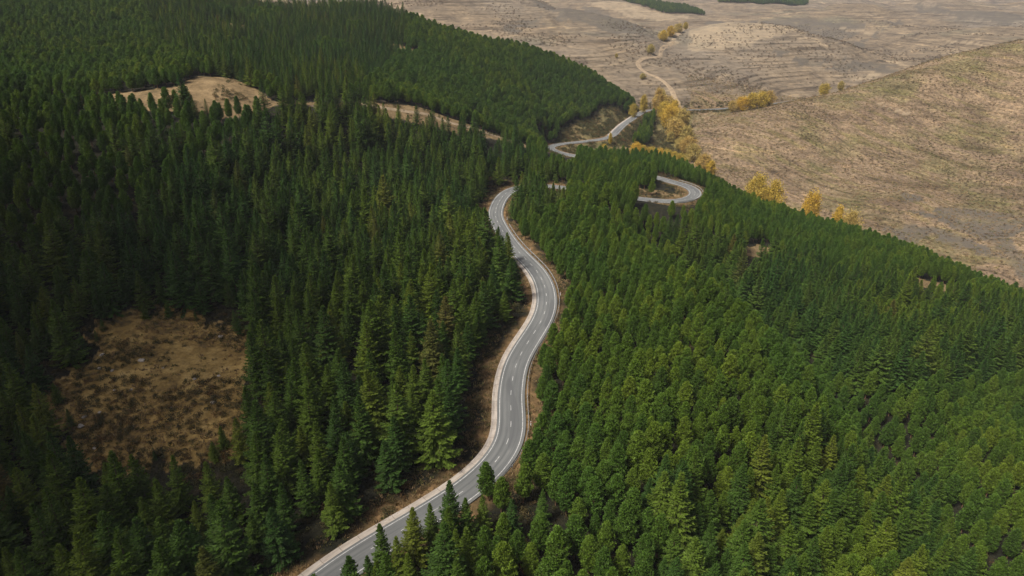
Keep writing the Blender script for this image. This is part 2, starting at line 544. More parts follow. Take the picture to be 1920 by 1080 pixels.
def pymesh(name, verts, faces, smoothf=False, leaf=None):
    me = bpy.data.meshes.new(name)
    me.from_pydata([tuple(map(float, v)) for v in verts], [], faces)
    if leaf is not None:
        a = me.attributes.new('leaf', 'FLOAT', 'FACE')
        a.data.foreach_set('value', np.asarray(leaf, dtype=np.float32))
    if smoothf:
        me.polygons.foreach_set('use_smooth', [True] * len(me.polygons))
    me.update()
    return me


def tag(o, label=None, cat=None, group=None, kind=None):
    if label: o['label'] = label
    if cat: o['category'] = cat
    if group: o['group'] = group
    if kind: o['kind'] = kind
    return o


# ------------------------------------------------------------------ terrain mesh
def build_terrain():
    us = np.concatenate([np.linspace(-1.7, -1.1, 60, endpoint=False), np.linspace(-1.1, 1.1, 760), np.linspace(1.1, 1.7, 61)[1:]])
    vs = np.concatenate([np.linspace(math.log(12), math.log(80), 40, endpoint=False), np.linspace(math.log(80), math.log(900), 420, endpoint=False), np.linspace(math.log(900), math.log(9500), 200)])
    U, V = np.meshgrid(us, vs)
    y = np.exp(V).ravel(); x = U.ravel() * y
    h, d, off, idx = height(x, y, True)
    nu, nv = len(us), len(vs)
    co = np.stack([x, y, h], 1).astype(np.float32)
    i = np.arange((nv - 1) * (nu - 1)); r = i // (nu - 1); c = i % (nu - 1)
    a = r * nu + c
    quads = np.stack([a, a + 1, a + nu + 1, a + nu], 1).astype(np.int32)
    me = bpy.data.meshes.new('terrain')
    me.vertices.add(len(co)); me.vertices.foreach_set('co', co.ravel())
    me.loops.add(quads.size); me.loops.foreach_set('vertex_index', quads.ravel())
    me.polygons.add(len(quads)); me.polygons.foreach_set('loop_start', np.arange(0, quads.size, 4, dtype=np.int32))
    me.update()
    me.polygons.foreach_set('use_smooth', np.ones(len(quads), bool))
    wood, cl, bare = zones(x, y)
    # what grows where: wood floor, dry clearing, earth verge, near tufted slope
    jx = x + (vnoise(x / 5, y / 5, 31) - .5) * 6; jy = y + (vnoise(x / 5, y / 5, 32) - .5) * 6
    wood, _, _ = zones(jx, jy)
    clj = inpoly(jx, jy, CLEAR)
    u = x / y
    clr = np.maximum.reduce([inpoly(jx, jy, b) for b in BARE]).astype(float)
    ben = ((y > B1(u)) & (y < B2(u)) & (u < uof(1015, 270))).astype(float)
    verge = 1 - smooth(5.5, 9.0, d + (fbm(x / 8, y / 8, 44) - .5) * 11)
    zone = np.zeros((len(x), 4), np.float32)
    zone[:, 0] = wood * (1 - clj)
    zone[:, 1] = np.maximum(clj, np.maximum(clr, ben))
    zone[:, 2] = verge
    hill = (y > B1(u)) & (y < 840) & (u > uof(1290, 240))
    zone[:, 3] = hill
    at = me.attributes.new('zone', 'FLOAT_COLOR', 'POINT')
    at.data.foreach_set('color', zone.ravel())
    slopeA = ((y > B1(u)) & (y < 770) & (u > uof(1015, 270)) & (u < uof(1292, 270))).astype(np.float32)
    jx2 = x + (fbm(x / 40, y / 40, 61) - .5) * 90; jy2 = y + (fbm(x / 40, y / 40, 62) - .5) * 90
    dark = np.zeros(len(x)); pale = np.zeros(len(x))
    for pl in ([(1000, 4), (1090, 12), (1150, 28), (1222, 58), (1195, 66), (1120, 52), (1040, 34)], [(940, 52), (1010, 30), (1025, 36), (960, 60)], [(1320, 40), (1500, 34), (1620, 46), (1600, 56), (1400, 50)],
               [(1480, 108), (1580, 104), (1600, 118), (1500, 124)], [(1550, 130), (1680, 118), (1700, 128), (1600, 142)], [(1690, 36), (1712, 42), (1600, 78), (1560, 80)], [(1700, 8), (1920, 30), (1920, 44), (1760, 30)],
               [(1720, 372), (1830, 400), (1900, 440), (1900, 470), (1800, 440)], [(1860, 420), (1930, 430), (1930, 500), (1870, 480)], [(1640, 412), (1750, 436), (1900, 486), (1930, 522), (1800, 486), (1700, 452)]):
        dark = np.maximum(dark, inpoly(jx2, jy2, wpoly(pl, 0)))
    for pl in ([(1578, 50), (1642, 61), (1640, 66), (1576, 56)], [(1780, 74), (1838, 82), (1836, 86), (1778, 79)], [(1645, 196), (1715, 214), (1712, 219), (1643, 201)], [(1090, 4), (1240, 40), (1300, 34), (1180, 6)], [(1290, 62), (1420, 40), (1500, 60), (1400, 90), (1300, 100)],
               [(1560, 150), (1640, 138), (1720, 128), (1640, 148)]):
        pale = np.maximum(pale, inpoly(x + (jx2 - x) * .35, y + (jy2 - y) * .35, wpoly(pl, 0)))
    for nm, arr in (('heathy', dark), ('worn', pale)):
        q = me.attributes.new(nm, 'FLOAT', 'POINT'); q.data.foreach_set('value', arr.astype(np.float32))
    a3 = me.attributes.new('bench', 'FLOAT', 'POINT')
    a3.data.foreach_set('value', np.maximum(ben, clr).astype(np.float32))
    a2 = me.attributes.new('grassy', 'FLOAT', 'POINT')
    a2.data.foreach_set('value', slopeA)
    me.update()

    m, n, b = newmat('ground')
    P = coords(n)
    z = n.nodes.new('ShaderNodeSeparateColor'); n.links.new(attr(n, 'zone'), z.inputs[0])
    n_big = noise(n, 0.006, 5, 0.6, P)
    n_mid = noise(n, 0.035, 5, 0.6, P)
    n_fine = noise(n, 0.35, 4, 0.65, P)
    n_tiny = noise(n, 1.6, 3, 0.6, P)
    # open moor: tan grass, mauve-brown heath, grey-green scrub in patches
    moor = ramp(n, [(0.28, (0.080, 0.064, 0.046)), (0.45, (0.140, 0.108, 0.073)), (0.58, (0.200, 0.152, 0.098)), (0.75, (0.28, 0.214, 0.132))], mth(n, 'ADD', mth(n, 'MULTIPLY', n_mid, 0.6), mth(n, 'MULTIPLY', n_big, 0.4)))
    moor = mixc(n, ramp(n, [(0.54, (0, 0, 0)), (0.66, (0.8, 0.8, 0.8))], noise(n, 0.0045, 4, 0.6, mapping(n, P, (1, 1, 1), (0, 0, 1.1)))), moor, (0.115, 0.105, 0.072))
    # contour bands left by old ploughing, broken up
    sep = n.nodes.new('ShaderNodeSeparateXYZ'); n.links.new(P, sep.inputs[0])
    cmb = n.nodes.new('ShaderNodeCombineXYZ')
    n.links.new(mth(n, 'MULTIPLY', sep.outputs[0], 0.008), cmb.inputs[0]); n.links.new(mth(n, 'MULTIPLY', sep.outputs[1], 0.008), cmb.inputs[1]); n.links.new(mth(n, 'MULTIPLY', sep.outputs[2], 0.55), cmb.inputs[2])
    bands = noise(n, 1.0, 3, 0.6, cmb.outputs[0])
    bandc = ramp(n, [(0.36, (0.50, 0.48, 0.46)), (0.47, (1, 1, 1)), (0.58, (1.0, 1.0, 1.0)), (0.66, (1.45, 1.4, 1.3))], bands)
    moor = mixc(n, 0.95, moor, bandc, 'MULTIPLY')
    far_l = noise(n, 0.0016, 5, 0.6, mapping(n, P, (1.0, .6, 1)))
    moor = mixc(n, ramp(n, [(0.48, (0, 0, 0)), (0.60, (.75, .75, .75))], far_l), moor, mixc(n, 1.0, (0.160, 0.135, 0.105), bandc, 'MULTIPLY'))
    moor = mixc(n, ramp(n, [(0.60, (0, 0, 0)), (0.68, (.7, .7, .7))], noise(n, 0.011, 5, 0.65, P)), moor, (0.36, 0.275, 0.175))
    moor = mixc(n, 0.75, moor, ramp(n, [(0.35, (0.55, 0.52, 0.50)), (0.5, (1, 1, 1)), (0.68, (1.25, 1.22, 1.15))], noise(n, 0.12, 5, 0.7, P)), 'MULTIPLY')
    def lines(period, wob):
        w = mth(n, 'ADD', mth(n, 'DIVIDE', sep.outputs[2], period), mth(n, 'MULTIPLY', noise(n, 0.02, 3, 0.6, P), wob))
        t = mth(n, 'ABSOLUTE', mth(n, 'SUBTRACT', mth(n, 'FRACT', w), 0.5))
        return ramp(n, [(0.02, (0.66, 0.66, 0.64)), (0.14, (1, 1, 1)), (0.36, (1, 1, 1)), (0.5, (1.16, 1.14, 1.1))], t)
    patchy = ramp(n, [(0.38, (.15, .15, .15)), (0.58, (1, 1, 1))], noise(n, 0.013, 4, 0.65, P))
    moor = mixc(n, mth(n, 'MULTIPLY', patchy, .9), moor, lines(3.1, 1.4), 'MULTIPLY')
    brk = noise(n, 0.05, 5, 0.7, P)
    hm = mth(n, 'MULTIPLY', attr(n, 'heathy', 'Fac'), ramp(n, [(0.35, (.45, .45, .45)), (0.55, (1, 1, 1))], brk))
    wm = mth(n, 'MULTIPLY', attr(n, 'worn', 'Fac'), ramp(n, [(0.35, (.25, .25, .25)), (0.6, (.8, .8, .8))], brk))
    # tufted slope near by
    hill = ramp(n, [(0.30, (0.092, 0.068, 0.047)), (0.46, (0.158, 0.112, 0.071)), (0.58, (0.212, 0.152, 0.093)), (0.72, (0.28, 0.21, 0.13))], mth(n, 'ADD', mth(n, 'MULTIPLY', n_fine, 0.6), mth(n, 'MULTIPLY', n_mid, 0.4)))
    hl = noise(n, 1.0, 4, 0.65, mapping(n, P, (.03, .03, .3)))
    hill = mixc(n, 0.9, hill, ramp(n, [(0.34, (0.55, 0.54, 0.50)), (0.48, (1, 1, 1)), (0.60, (1, 1, 1)), (0.70, (1.5, 1.42, 1.3))], hl), 'MULTIPLY')
    g1, g2 = ground_at(1609, 278), ground_at(1735, 322)
    ang = math.atan2(g2[1] - g1[1], g2[0] - g1[0])
    al = mth(n, 'ADD', mth(n, 'MULTIPLY', sep.outputs[0], math.cos(ang)), mth(n, 'MULTIPLY', sep.outputs[1], math.sin(ang)))
    ac = mth(n, 'ADD', mth(n, 'MULTIPLY', sep.outputs[0], -math.sin(ang)), mth(n, 'MULTIPLY', sep.outputs[1], math.cos(ang)))
    rc = n.nodes.new('ShaderNodeCombineXYZ'); n.links.new(mth(n, 'MULTIPLY', al, .011), rc.inputs[0]); n.links.new(mth(n, 'MULTIPLY', ac, .14), rc.inputs[1])
    rows = noise(n, 1.0, 4, 0.6, rc.outputs[0])
    hill = mixc(n, 1.0, hill, ramp(n, [(0.34, (0.56, 0.56, 0.53)), (0.46, (1, 1, 1)), (0.58, (1, 1, 1)), (0.68, (1.38, 1.34, 1.28))], rows), 'MULTIPLY')
    rc2 = n.nodes.new('ShaderNodeCombineXYZ'); n.links.new(mth(n, 'MULTIPLY', al, .016), rc2.inputs[0]); n.links.new(mth(n, 'MULTIPLY', ac, .07), rc2.inputs[1])
    hill = mixc(n, ramp(n, [(0.52, (0, 0, 0)), (0.62, (.8, .8, .8))], noise(n, 1.0, 4, 0.65, rc2.outputs[0])), hill, mixc(n, 1.0, hill, (0.80, 0.90, 0.62), 'MULTIPLY'))
    hill = mixc(n, ramp(n, [(0.50, (0, 0, 0)), (0.62, (.8, .8, .8))], noise(n, 0.016, 4, 0.6, P)), hill, mixc(n, 1.0, hill, (0.72, 0.85, 0.62), 'MULTIPLY'))
    hill = mixc(n, ramp(n, [(0.58, (0, 0, 0)), (0.68, (.8, .8, .8))], noise(n, 0.010, 4, 0.6, mapping(n, P, (1, 1, 1), (0, 0, 2)))), hill, mixc(n, 1.0, hill, (0.60, 0.58, 0.62), 'MULTIPLY'))
    hill = mixc(n, 0.6, hill, ramp(n, [(0.36, (0.50, 0.48, 0.44)), (0.50, (1, 1, 1)), (0.64, (1.45, 1.4, 1.3))], noise(n, 0.32, 3, 0.7, P)), 'MULTIPLY')
    col = mixc(n, z.outputs[2], moor, moor)
    col = mixc(n, attr(n, 'zone', 'Alpha'), moor, hill)
    col = mixc(n, hm, col, mixc(n, brk, (0.075, 0.072, 0.050), (0.11, 0.085, 0.070)))
    col = mixc(n, wm, col, (0.29, 0.225, 0.145))
    grass = ramp(n, [(0.35, (0.075, 0.072, 0.028)), (0.55, (0.13, 0.11, 0.045)), (0.7, (0.21, 0.15, 0.07))], n_mid)
    col = mixc(n, attr(n, 'grassy', 'Fac'), col, grass)
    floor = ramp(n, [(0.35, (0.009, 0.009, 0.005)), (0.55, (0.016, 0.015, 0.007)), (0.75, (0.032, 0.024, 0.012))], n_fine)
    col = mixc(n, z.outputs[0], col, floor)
    dry = ramp(n, [(0.36, (0.055, 0.040, 0.018)), (0.47, (0.19, 0.125, 0.040)), (0.58, (0.31, 0.215, 0.075)), (0.75, (0.40, 0.295, 0.13))], mth(n, 'ADD', mth(n, 'MULTIPLY', n_fine, 0.5), mth(n, 'MULTIPLY', noise(n, 0.09, 4, 0.6, P), 0.5)))
    col = mixc(n, z.outputs[1], col, dry)
    earth = ramp(n, [(0.36, (0.055, 0.042, 0.020)), (0.46, (0.135, 0.092, 0.044)), (0.58, (0.215, 0.148, 0.074)), (0.75, (0.30, 0.22, 0.12))], mth(n, 'ADD', mth(n, 'MULTIPLY', noise(n, 0.5, 5, 0.7, mapping(n, P, (1, 2.2, 1), (0, 0, .4))), 0.5), mth(n, 'MULTIPLY', noise(n, 0.07, 4, 0.6, P), 0.5)))
    col = mixc(n, attr(n, 'bench', 'Fac'), col, earth)
    verge = ramp(n, [(0.34, (0.055, 0.046, 0.02)), (0.50, (0.125, 0.078, 0.034)), (0.62, (0.22, 0.135, 0.062)), (0.75, (0.36, 0.25, 0.135))], mth(n, 'ADD', mth(n, 'MULTIPLY', n_fine, 0.45), mth(n, 'MULTIPLY', noise(n, 0.07, 3, 0.6, P), 0.55)))
    col = mixc(n, z.outputs[2], col, verge)
    col = mixc(n, 0.5, col, ramp(n, [(0.3, (0.6, 0.6, 0.6)), (0.5, (1, 1, 1)), (0.7, (1.3, 1.3, 1.3))], n_tiny), 'MULTIPLY')
    n.links.new(col, b.inputs['Base Color'])
    b.inputs['Roughness'].default_value = 0.95
    bp = n.nodes.new('ShaderNodeBump')
    bp.inputs['Strength'].default_value = 0.6; bp.inputs['Distance'].default_value = 1.0
    n.links.new(mth(n, 'ADD', n_fine, mth(n, 'MULTIPLY', noise(n, 0.12, 4, 0.6, P), 3.0)), bp.inputs['Height'])
    n.links.new(bp.outputs[0], b.inputs['Normal'])
    tag(link('ground', me, m), kind='structure')


build_terrain()


# ------------------------------------------------------------------ road strips
def strip(name, R, N, s, o0, o1, dz, mat, s0=-1, s1=1e9, profile=None, skirt=0.0, kind='structure'):
    k = np.where((s >= s0) & (s <= s1))[0]
    offs = profile if profile is not None else [(o0, 0), (o1, 0)]
    if skirt:
        offs = [(offs[0][0] - .05, offs[0][1] - skirt)] + list(offs) + [(offs[-1][0] + .05, offs[-1][1] - skirt)]
    m = len(offs)
    v = []; uv = []
    for i in k:
        for (o, h) in offs:
            v.append((R[i, 0] + N[i, 0] * o, R[i, 1] + N[i, 1] * o, R[i, 2] + h + dz)); uv.append((o, s[i]))
    f = [(a * m + j, a * m + j + 1, (a + 1) * m + j + 1, (a + 1) * m + j) for a in range(len(k) - 1) for j in range(m - 1)]
    me = pymesh(name, v, f)
    ul = me.uv_layers.new(name='along')
    li = np.zeros(len(me.loops), np.int32); me.loops.foreach_get('vertex_index', li)
    ul.data.foreach_set('uv', np.array(uv, np.float32)[li].ravel())
    o = link(name, me, mat)
    if kind: o['kind'] = kind
    return o


def road_mats():
    m, n, b = newmat('asphalt')
    uv = coords(n, 'UV')
    long = noise(n, 1.0, 4, 0.6, mapping(n, uv, (1.6, 0.03, 1)))
    patch = noise(n, 1.0, 4, 0.6, mapping(n, uv, (0.25, 0.05, 1)))
    fine = noise(n, 9, 3, 0.7, coords(n))
    c = ramp(n, [(0.3, (0.095, 0.098, 0.096)), (0.5, (0.135, 0.138, 0.134)), (0.7, (0.185, 0.186, 0.178))], mth(n, 'ADD', mth(n, 'MULTIPLY', long, 0.5), mth(n, 'MULTIPLY', patch, 0.5)))
    c = mixc(n, 0.5, c, ramp(n, [(0.3, (0.8, 0.8, 0.8)), (0.7, (1.2, 1.2, 1.2))], fine), 'MULTIPLY')
    su = n.nodes.new('ShaderNodeSeparateXYZ'); n.links.new(uv, su.inputs[0])
    lane = mth(n, 'ABSOLUTE', mth(n, 'SUBTRACT', mth(n, 'ABSOLUTE', su.outputs[0]), 1.5))
    wheel = mth(n, 'ABSOLUTE', mth(n, 'SUBTRACT', lane, 0.72))
    c = mixc(n, 0.8, c, ramp(n, [(0.0, (0.80, 0.80, 0.81)), (0.3, (1, 1, 1)), (0.7, (1.08, 1.07, 1.05))], wheel), 'MULTIPLY')
    blk = noise(n, 1.0, 1, 0.4, mapping(n, uv, (0.14, 0.022, 1)))
    c = mixc(n, ramp(n, [(0.56, (0, 0, 0)), (0.575, (.5, .5, .5))], blk), c, (0.088, 0.090, 0.091))
    st = noise(n, 1.0, 3, 0.5, mapping(n, uv, (0.8, 0.16, 1)))
    c = mixc(n, ramp(n, [(0.68, (0, 0, 0)), (0.76, (0.8, 0.8, 0.8))], st), c, (0.06, 0.061, 0.062))
    n.links.new(c, b.inputs['Base Color'])
    M['asphalt'] = m
    m, n, b = newmat('worn_white_paint')
    w = noise(n, 1.3, 4, 0.7, coords(n))
    n.links.new(ramp(n, [(0.32, (0.24, 0.24, 0.23)), (0.6, (0.55, 0.54, 0.52))], w), b.inputs['Base Color'])
    M['paint'] = m
    m, n, b = newmat('pale_concrete')
    uv = coords(n, 'UV')
    c = ramp(n, [(0.3, (0.29, 0.245, 0.20)), (0.6, (0.45, 0.39, 0.33))], noise(n, 1.0, 4, 0.65, mapping(n, uv, (1.2, 0.25, 1))))
    sp = n.nodes.new('ShaderNodeSeparateXYZ'); n.links.new(uv, sp.inputs[0])
    j = mth(n, 'LESS_THAN', mth(n, 'FRACT', mth(n, 'DIVIDE', sp.outputs[1], 4.0)), 0.03)
    c = mixc(n, mth(n, 'MULTIPLY', j, 0.6), c, (0.12, 0.10, 0.08))
    c = mixc(n, ramp(n, [(0.6, (0, 0, 0)), (0.75, (0.6, 0.6, 0.6))], noise(n, 0.5, 4, 0.7, coords(n))), c, (0.26, 0.20, 0.14))
    n.links.new(c, b.inputs['Base Color'])
    M['concrete'] = m
    m, n, b = newmat('dirt')
    c = ramp(n, [(0.3, (0.17, 0.125, 0.078)), (0.55, (0.28, 0.21, 0.135)), (0.75, (0.37, 0.285, 0.19))], noise(n, 0.25, 5, 0.65, coords(n)))
    n.links.new(c, b.inputs['Base Color'])
    M['dirt'] = m


road_mats()
S_G1 = road_s(962, 462, -.5)
S_UP0, S_UP1 = road_s(1148, 254, -27), road_s(1216, 206.5, -33)
strip('road', ROAD, RN, RS, 0, 0, 0, M['asphalt'], profile=[(-3.5, -.06), (-1.7, .0), (0, .04), (1.7, 0), (3.65, -.06)], skirt=1.2)


def crown(o):
    return np.interp(o, [-3.5, -1.7, 0, 1.7, 3.65], [-.06, 0, .04, 0, -.06])


for s0, s1 in ((-1, S_G1), (S_UP0, S_UP1)):
    strip('concrete_gutter', ROAD, RN, RS, 0, 0, 0, M['concrete'], s0, s1, profile=[(-4.9, .03), (-4.72, .05), (-4.3, -.10), (-3.85, -.10), (-3.52, -.06)], skirt=1.2)


def marking(name, spans, o0, o1):
    v = []; f = []
    for s0, s1 in spans:
        ss = np.linspace(s0, s1, max(2, int((s1 - s0) / 1.0) + 1))
        b0 = len(v)
        for q in ss:
            p = [np.interp(q, RS, ROAD[:, k]) for k in range(3)]
            nn = [np.interp(q, RS, RN[:, k]) for k in range(2)]
            for o in (o0, o1):
                v.append((p[0] + nn[0] * o, p[1] + nn[1] * o, p[2] + crown(o) + .012))
        f += [(b0 + 2 * i, b0 + 2 * i + 1, b0 + 2 * i + 3, b0 + 2 * i + 2) for i in range(len(ss) - 1)]
    o = link(name, pymesh(name, v, f), M['paint'])
    o['kind'] = 'structure'
    return o


S_END = road_s(1216, 206.5, -33)
marking('edge_line', [(0, S_END)], -2.96, -2.79)
marking('edge_line', [(0, S_END)], 2.79, 2.96)
marking('centre_line', [(q, q + 2.3) for q in np.arange(2, S_END - 3, 7.0)], -.075, .075)

# dirt tracks: on the bench behind the spruces and up the brown valley
def track(R, N, s, w, seed):
    r = np.random.default_rng(seed)
    k = len(R)
    wl = w * (0.8 + 0.5 * fbm(np.arange(k) / 9., np.zeros(k), seed)); wr = w * (0.8 + 0.5 * fbm(np.arange(k) / 9., np.ones(k) * 7, seed))
    v = []
    m = 7
    for i in range(k):
        for j in range(m):
            o = -wl[i] + (wl[i] + wr[i]) * j / (m - 1)
            v.append((R[i, 0] + N[i, 0] * o, R[i, 1] + N[i, 1] * o, 0))
    v = np.array(v)
    v[:, 2] = height(v[:, 0], v[:, 1]) + 0.25
    v[0::m, 2] -= 0.6; v[m - 1::m, 2] -= 0.6
    f = [(a * m + j, a * m + j + 1, (a + 1) * m + j + 1, (a + 1) * m + j) for a in range(k - 1) for j in range(m - 1)]
    o = link('dirt_track', pymesh('dirt_track', v, f, True), M['dirt'])
    o['kind'] = 'structure'


kt = TR[:, 0] / TR[:, 1] > uof(640, 190)
track(TR[kt], TN[kt], TS[kt], 1.7, 5)
track(VAL, VN, VS, 3.6, 6)


# ------------------------------------------------------------------ tree builders
def tube(v, f, pts, rad, n=6):
    b0 = len(v)
    for i, (p, r) in enumerate(zip(pts, rad)):
        a = pts[min(i + 1, len(pts) - 1)]; c = pts[max(i - 1, 0)]
        d = np.array(a) - np.array(c); d = d / (np.linalg.norm(d) + 1e-9)
        e = np.cross(d, (0.3, 0.9, 0.1)); e /= np.linalg.norm(e); g = np.cross(d, e)
        for k in range(n):
            t = 2 * math.pi * k / n
            v.append(tuple(np.array(p) + r * (math.cos(t) * e + math.sin(t) * g)))
    for i in range(len(pts) - 1):
        for k in range(n):
            f.append((b0 + i * n + k, b0 + i * n + (k + 1) % n, b0 + (i + 1) * n + (k + 1) % n, b0 + (i + 1) * n + k))


def blade(v, f, p, d, up, L, w, fold=0.0):
    """a small kite-shaped spray from p along d"""
    d = d / (np.linalg.norm(d) + 1e-9)
    s = np.cross(d, up); s = s / (np.linalg.norm(s) + 1e-9)
    n = np.cross(s, d)
    b = len(v)
    mid = p + d * L * 0.45 - n * fold
    v.extend([p, mid + s * w, p + d * L, mid - s * w])
    f.append((b, b + 1, b + 2, b + 3))


def spruce_mesh(seed, H, R, dense=1.0, droop=1.0):
    r = np.random.default_rng(seed)
    v = []; f = []; leaf = []
    tv = []; tf = []
    lean = r.normal(0, .012, 2)
    ax = lambda z: np.array([lean[0] * z, lean[1] * z, z])
    tube(tv, tf, [ax(z) for z in np.linspace(-0.6, H * .97, 7)], np.linspace(.24, .03, 7) * H / 17, 7)
    z = H * 0.09
    UP = np.array([0, 0, 1.0])
    while z < H * 0.985:
        t = z / H
        Lm = R * min(1.0, (1 - t) ** 1.02 * 1.10) * (0.8 if t < .13 else 1)
        nb = int(round((5 + 2.2 * r.random()) * dense)) if t < .85 else 5
        a0 = r.random() * 7
        for k in range(nb):
            a = a0 + 2 * math.pi * k / nb + r.normal(0, .18)
            L = Lm * r.uniform(.66, 1.18) + .05
            if r.random() < .05: continue
            rad = np.array([math.cos(a), math.sin(a), 0])
            e0 = (-0.30 * droop + 0.95 * t ** 1.5) + r.normal(0, .07)
            ns = max(3, int(L / 0.30))
            tone = r.random()
            p0 = ax(z + r.normal(0, .08))
            P = []
            for i in range(ns + 1):
                q = i / ns
                zz = math.tan(e0) * L * q - 0.16 * droop * L * q * (1 - q) * 2 + 0.10 * L * q ** 2
                P.append(p0 + rad * L * q + UP * zz)
            tube(tv, tf, [P[0], P[ns // 2], P[-1]], [.035, .022, .008], 3) if L > 1.2 and k % 2 == 0 else None
            for i in range(1, ns + 1):
                q = i / ns
                d = P[i] - P[i - 1]; d /= np.linalg.norm(d)
                side = np.cross(d, UP)
                sl = (0.34 + 0.42 * math.sin(math.pi * min(1, q * .75 + .12)) * min(1, L / 1.6)) * r.uniform(.8, 1.2)
                for sg in (-1, 1):
                    dd = d * 0.75 + sg * side * r.uniform(.55, .95) + UP * r.uniform(-.38, .02)
                    blade(v, f, P[i] - d * .1, dd, UP + side * sg * r.normal(0, .3), sl, sl * .24, .03)
                    leaf.append(np.clip(.35 * tone + .65 * r.random(), 0, 1))
                if i == ns or r.random() < .35:
                    blade(v, f, P[i] - d * .2, d + UP * r.uniform(-.1, .25), side + UP * .2, .5, .12, .02)
                    leaf.append(np.clip(.4 + .6 * r.random(), 0, 1))
        z += (0.52 - 0.24 * t) * r.uniform(.85, 1.15) / dense
    for k in range(5):
        blade(v, f, ax(H * .95), np.array([r.normal(0, .18), r.normal(0, .18), 1]), np.array([math.cos(k * 1.3), math.sin(k * 1.3), 0]), H * .055, .09)
        leaf.append(.8)
    return pymesh('spruce_crown', v, f, False, leaf), pymesh('spruce_trunk', tv, tf, True)


def pine_mesh(seed, H, R):
    r = np.random.default_rng(seed)
    v = []; f = []; leaf = []; tv = []; tf = []
    lean = r.normal(0, .03, 2)
    ax = lambda z: np.array([lean[0] * z, lean[1] * z, z])
    tube(tv, tf, [ax(z) for z in np.linspace(-0.6, H * .95, 6)], np.linspace(.17, .03, 6) * H / 10, 7)
    UP = np.array([0, 0, 1.0])

    def tuft(p, d, n, L):
        tn = r.random()
        d = d / np.linalg.norm(d)
        for i in range(n):
            q = r.normal(0, 1, 3); q /= np.linalg.norm(q)
            dd = d * .75 + q * .95
            blade(v, f, p - d * .08, dd, r.normal(0, 1, 3), L * r.uniform(.7, 1.15), L * .17)
            leaf.append(np.clip(.55 * tn + .45 * r.random(), 0, 1))
    z = H * 0.22
    zb = z
    while z < H * 0.97:
        t = (z - zb) / (H - zb)
        prof = min(1, .55 + 2.0 * t) * (1 - t) ** .68 * 1.12
        Lm = R * max(.14, prof)
        nb = (6 + int(r.random() * 2.4)) if t < .8 else 5
        a0 = r.random() * 7
        for k in range(nb):
            a = a0 + 2 * math.pi * k / nb + r.normal(0, .2)
            L = Lm * r.uniform(.66, 1.14)
            rad = np.array([math.cos(a), math.sin(a), 0]); side = np.array([-math.sin(a), math.cos(a), 0])
            e0 = .12 + .75 * t + r.normal(0, .1)
            p0 = ax(z)
            ns = max(2, int(L / .34))
            pts = [p0 + rad * L * (i / ns) + UP * (math.tan(min(e0, 1.1)) * L * (i / ns) * .55 + .28 * L * (i / ns) ** 2) for i in range(ns + 1)]
            if L > .8: tube(tv, tf, [pts[0], pts[ns // 2], pts[-1]], [.045, .03, .012], 3)
            for i in range(1, ns + 1):
                if i / ns < .3: continue
                d = pts[i] - pts[i - 1]; d /= np.linalg.norm(d)
                tuft(pts[i], d + UP * .7, 8, .42)
                for sg in (-1, 1):
                    if r.random() < .8:
                        tuft(pts[i] + side * sg * r.uniform(.22, .5) * (1.2 - .5 * i / ns) + UP * r.uniform(-.05, .2), d * .6 + side * sg * .5 + UP * .75, 7, .38)
        z += r.uniform(.36, .46) * H / 10
    for k in range(1500):
        # loose needle sprays that close the gaps between the whorls
        t = r.random() ** 1.15; a = r.random() * 2 * math.pi
        pr = R * min(1, .55 + 2.0 * t) * (1 - t) ** .68 * 1.04 * r.uniform(.62, 1.0)
        rad = np.array([math.cos(a), math.sin(a), 0])
        blade(v, f, ax(zb + (H - zb) * t) + rad * pr, rad * .6 + UP * .8 + r.normal(0, .35, 3), r.normal(0, 1, 3), .34 * r.uniform(.7, 1.2), .065)
        leaf.append(r.random())
    for k in range(3):
        tuft(ax(H * (.93 + .025 * k)), UP + r.normal(0, .1, 3), 9, .5)
    return pymesh('pine_crown', v, f, False, leaf), pymesh('pine_trunk', tv, tf, True)


def broadleaf_mesh(seed, H, R, nclump=60, leaves=34, sparse=1.0, base=.18):
    """an upright autumn crown: limbs fanning up, leaves in loose clumps along them"""
    r = np.random.default_rng(seed)
    v = []; f = []; leaf = []; tv = []; tf = []
    UP = np.array([0, 0, 1.0])
    tube(tv, tf, [np.array([0, 0, z]) for z in np.linspace(-.6, H * .8, 6)], np.linspace(.022, .005, 6) * H, 7)
    for c in range(nclump):
        t = (c + r.random()) / nclump
        z = H * (base + (1 - base) * t)
        prof = math.sin(math.pi * min(1, (0.12 + .86 * t))) ** .6 * r.uniform(.8, 1.25)
        a = r.random() * 2 * math.pi
        rr = R * prof * math.sqrt(r.uniform(.25, 1.1))
        cen = np.array([rr * math.cos(a), rr * math.sin(a), z])
        if c % 2 == 0:
            z0 = max(H * .06, z - rr * 1.2 - H * .05)
            tube(tv, tf, [np.array([0, 0, z0]), np.array([rr * .45 * math.cos(a), rr * .45 * math.sin(a), z0 + (z - z0) * .55]), cen], [.007 * H, .004 * H, .0015 * H], 4)
        tn = r.random()
        cr = R * r.uniform(.22, .52)
        for k in range(int(leaves * sparse)):
            q = r.normal(0, .55, 3) * cr; q[2] *= 1.2
            blade(v, f, cen + q, r.normal(0, 1, 3), r.normal(0, 1, 3), H * .042 * r.uniform(.7, 1.2), H * .015)
            leaf.append(np.clip(.5 * tn + .5 * r.random(), 0, 1))
    return pymesh('broadleaf_crown', v, f, False, leaf), pymesh('broadleaf_trunk', tv, tf, True)


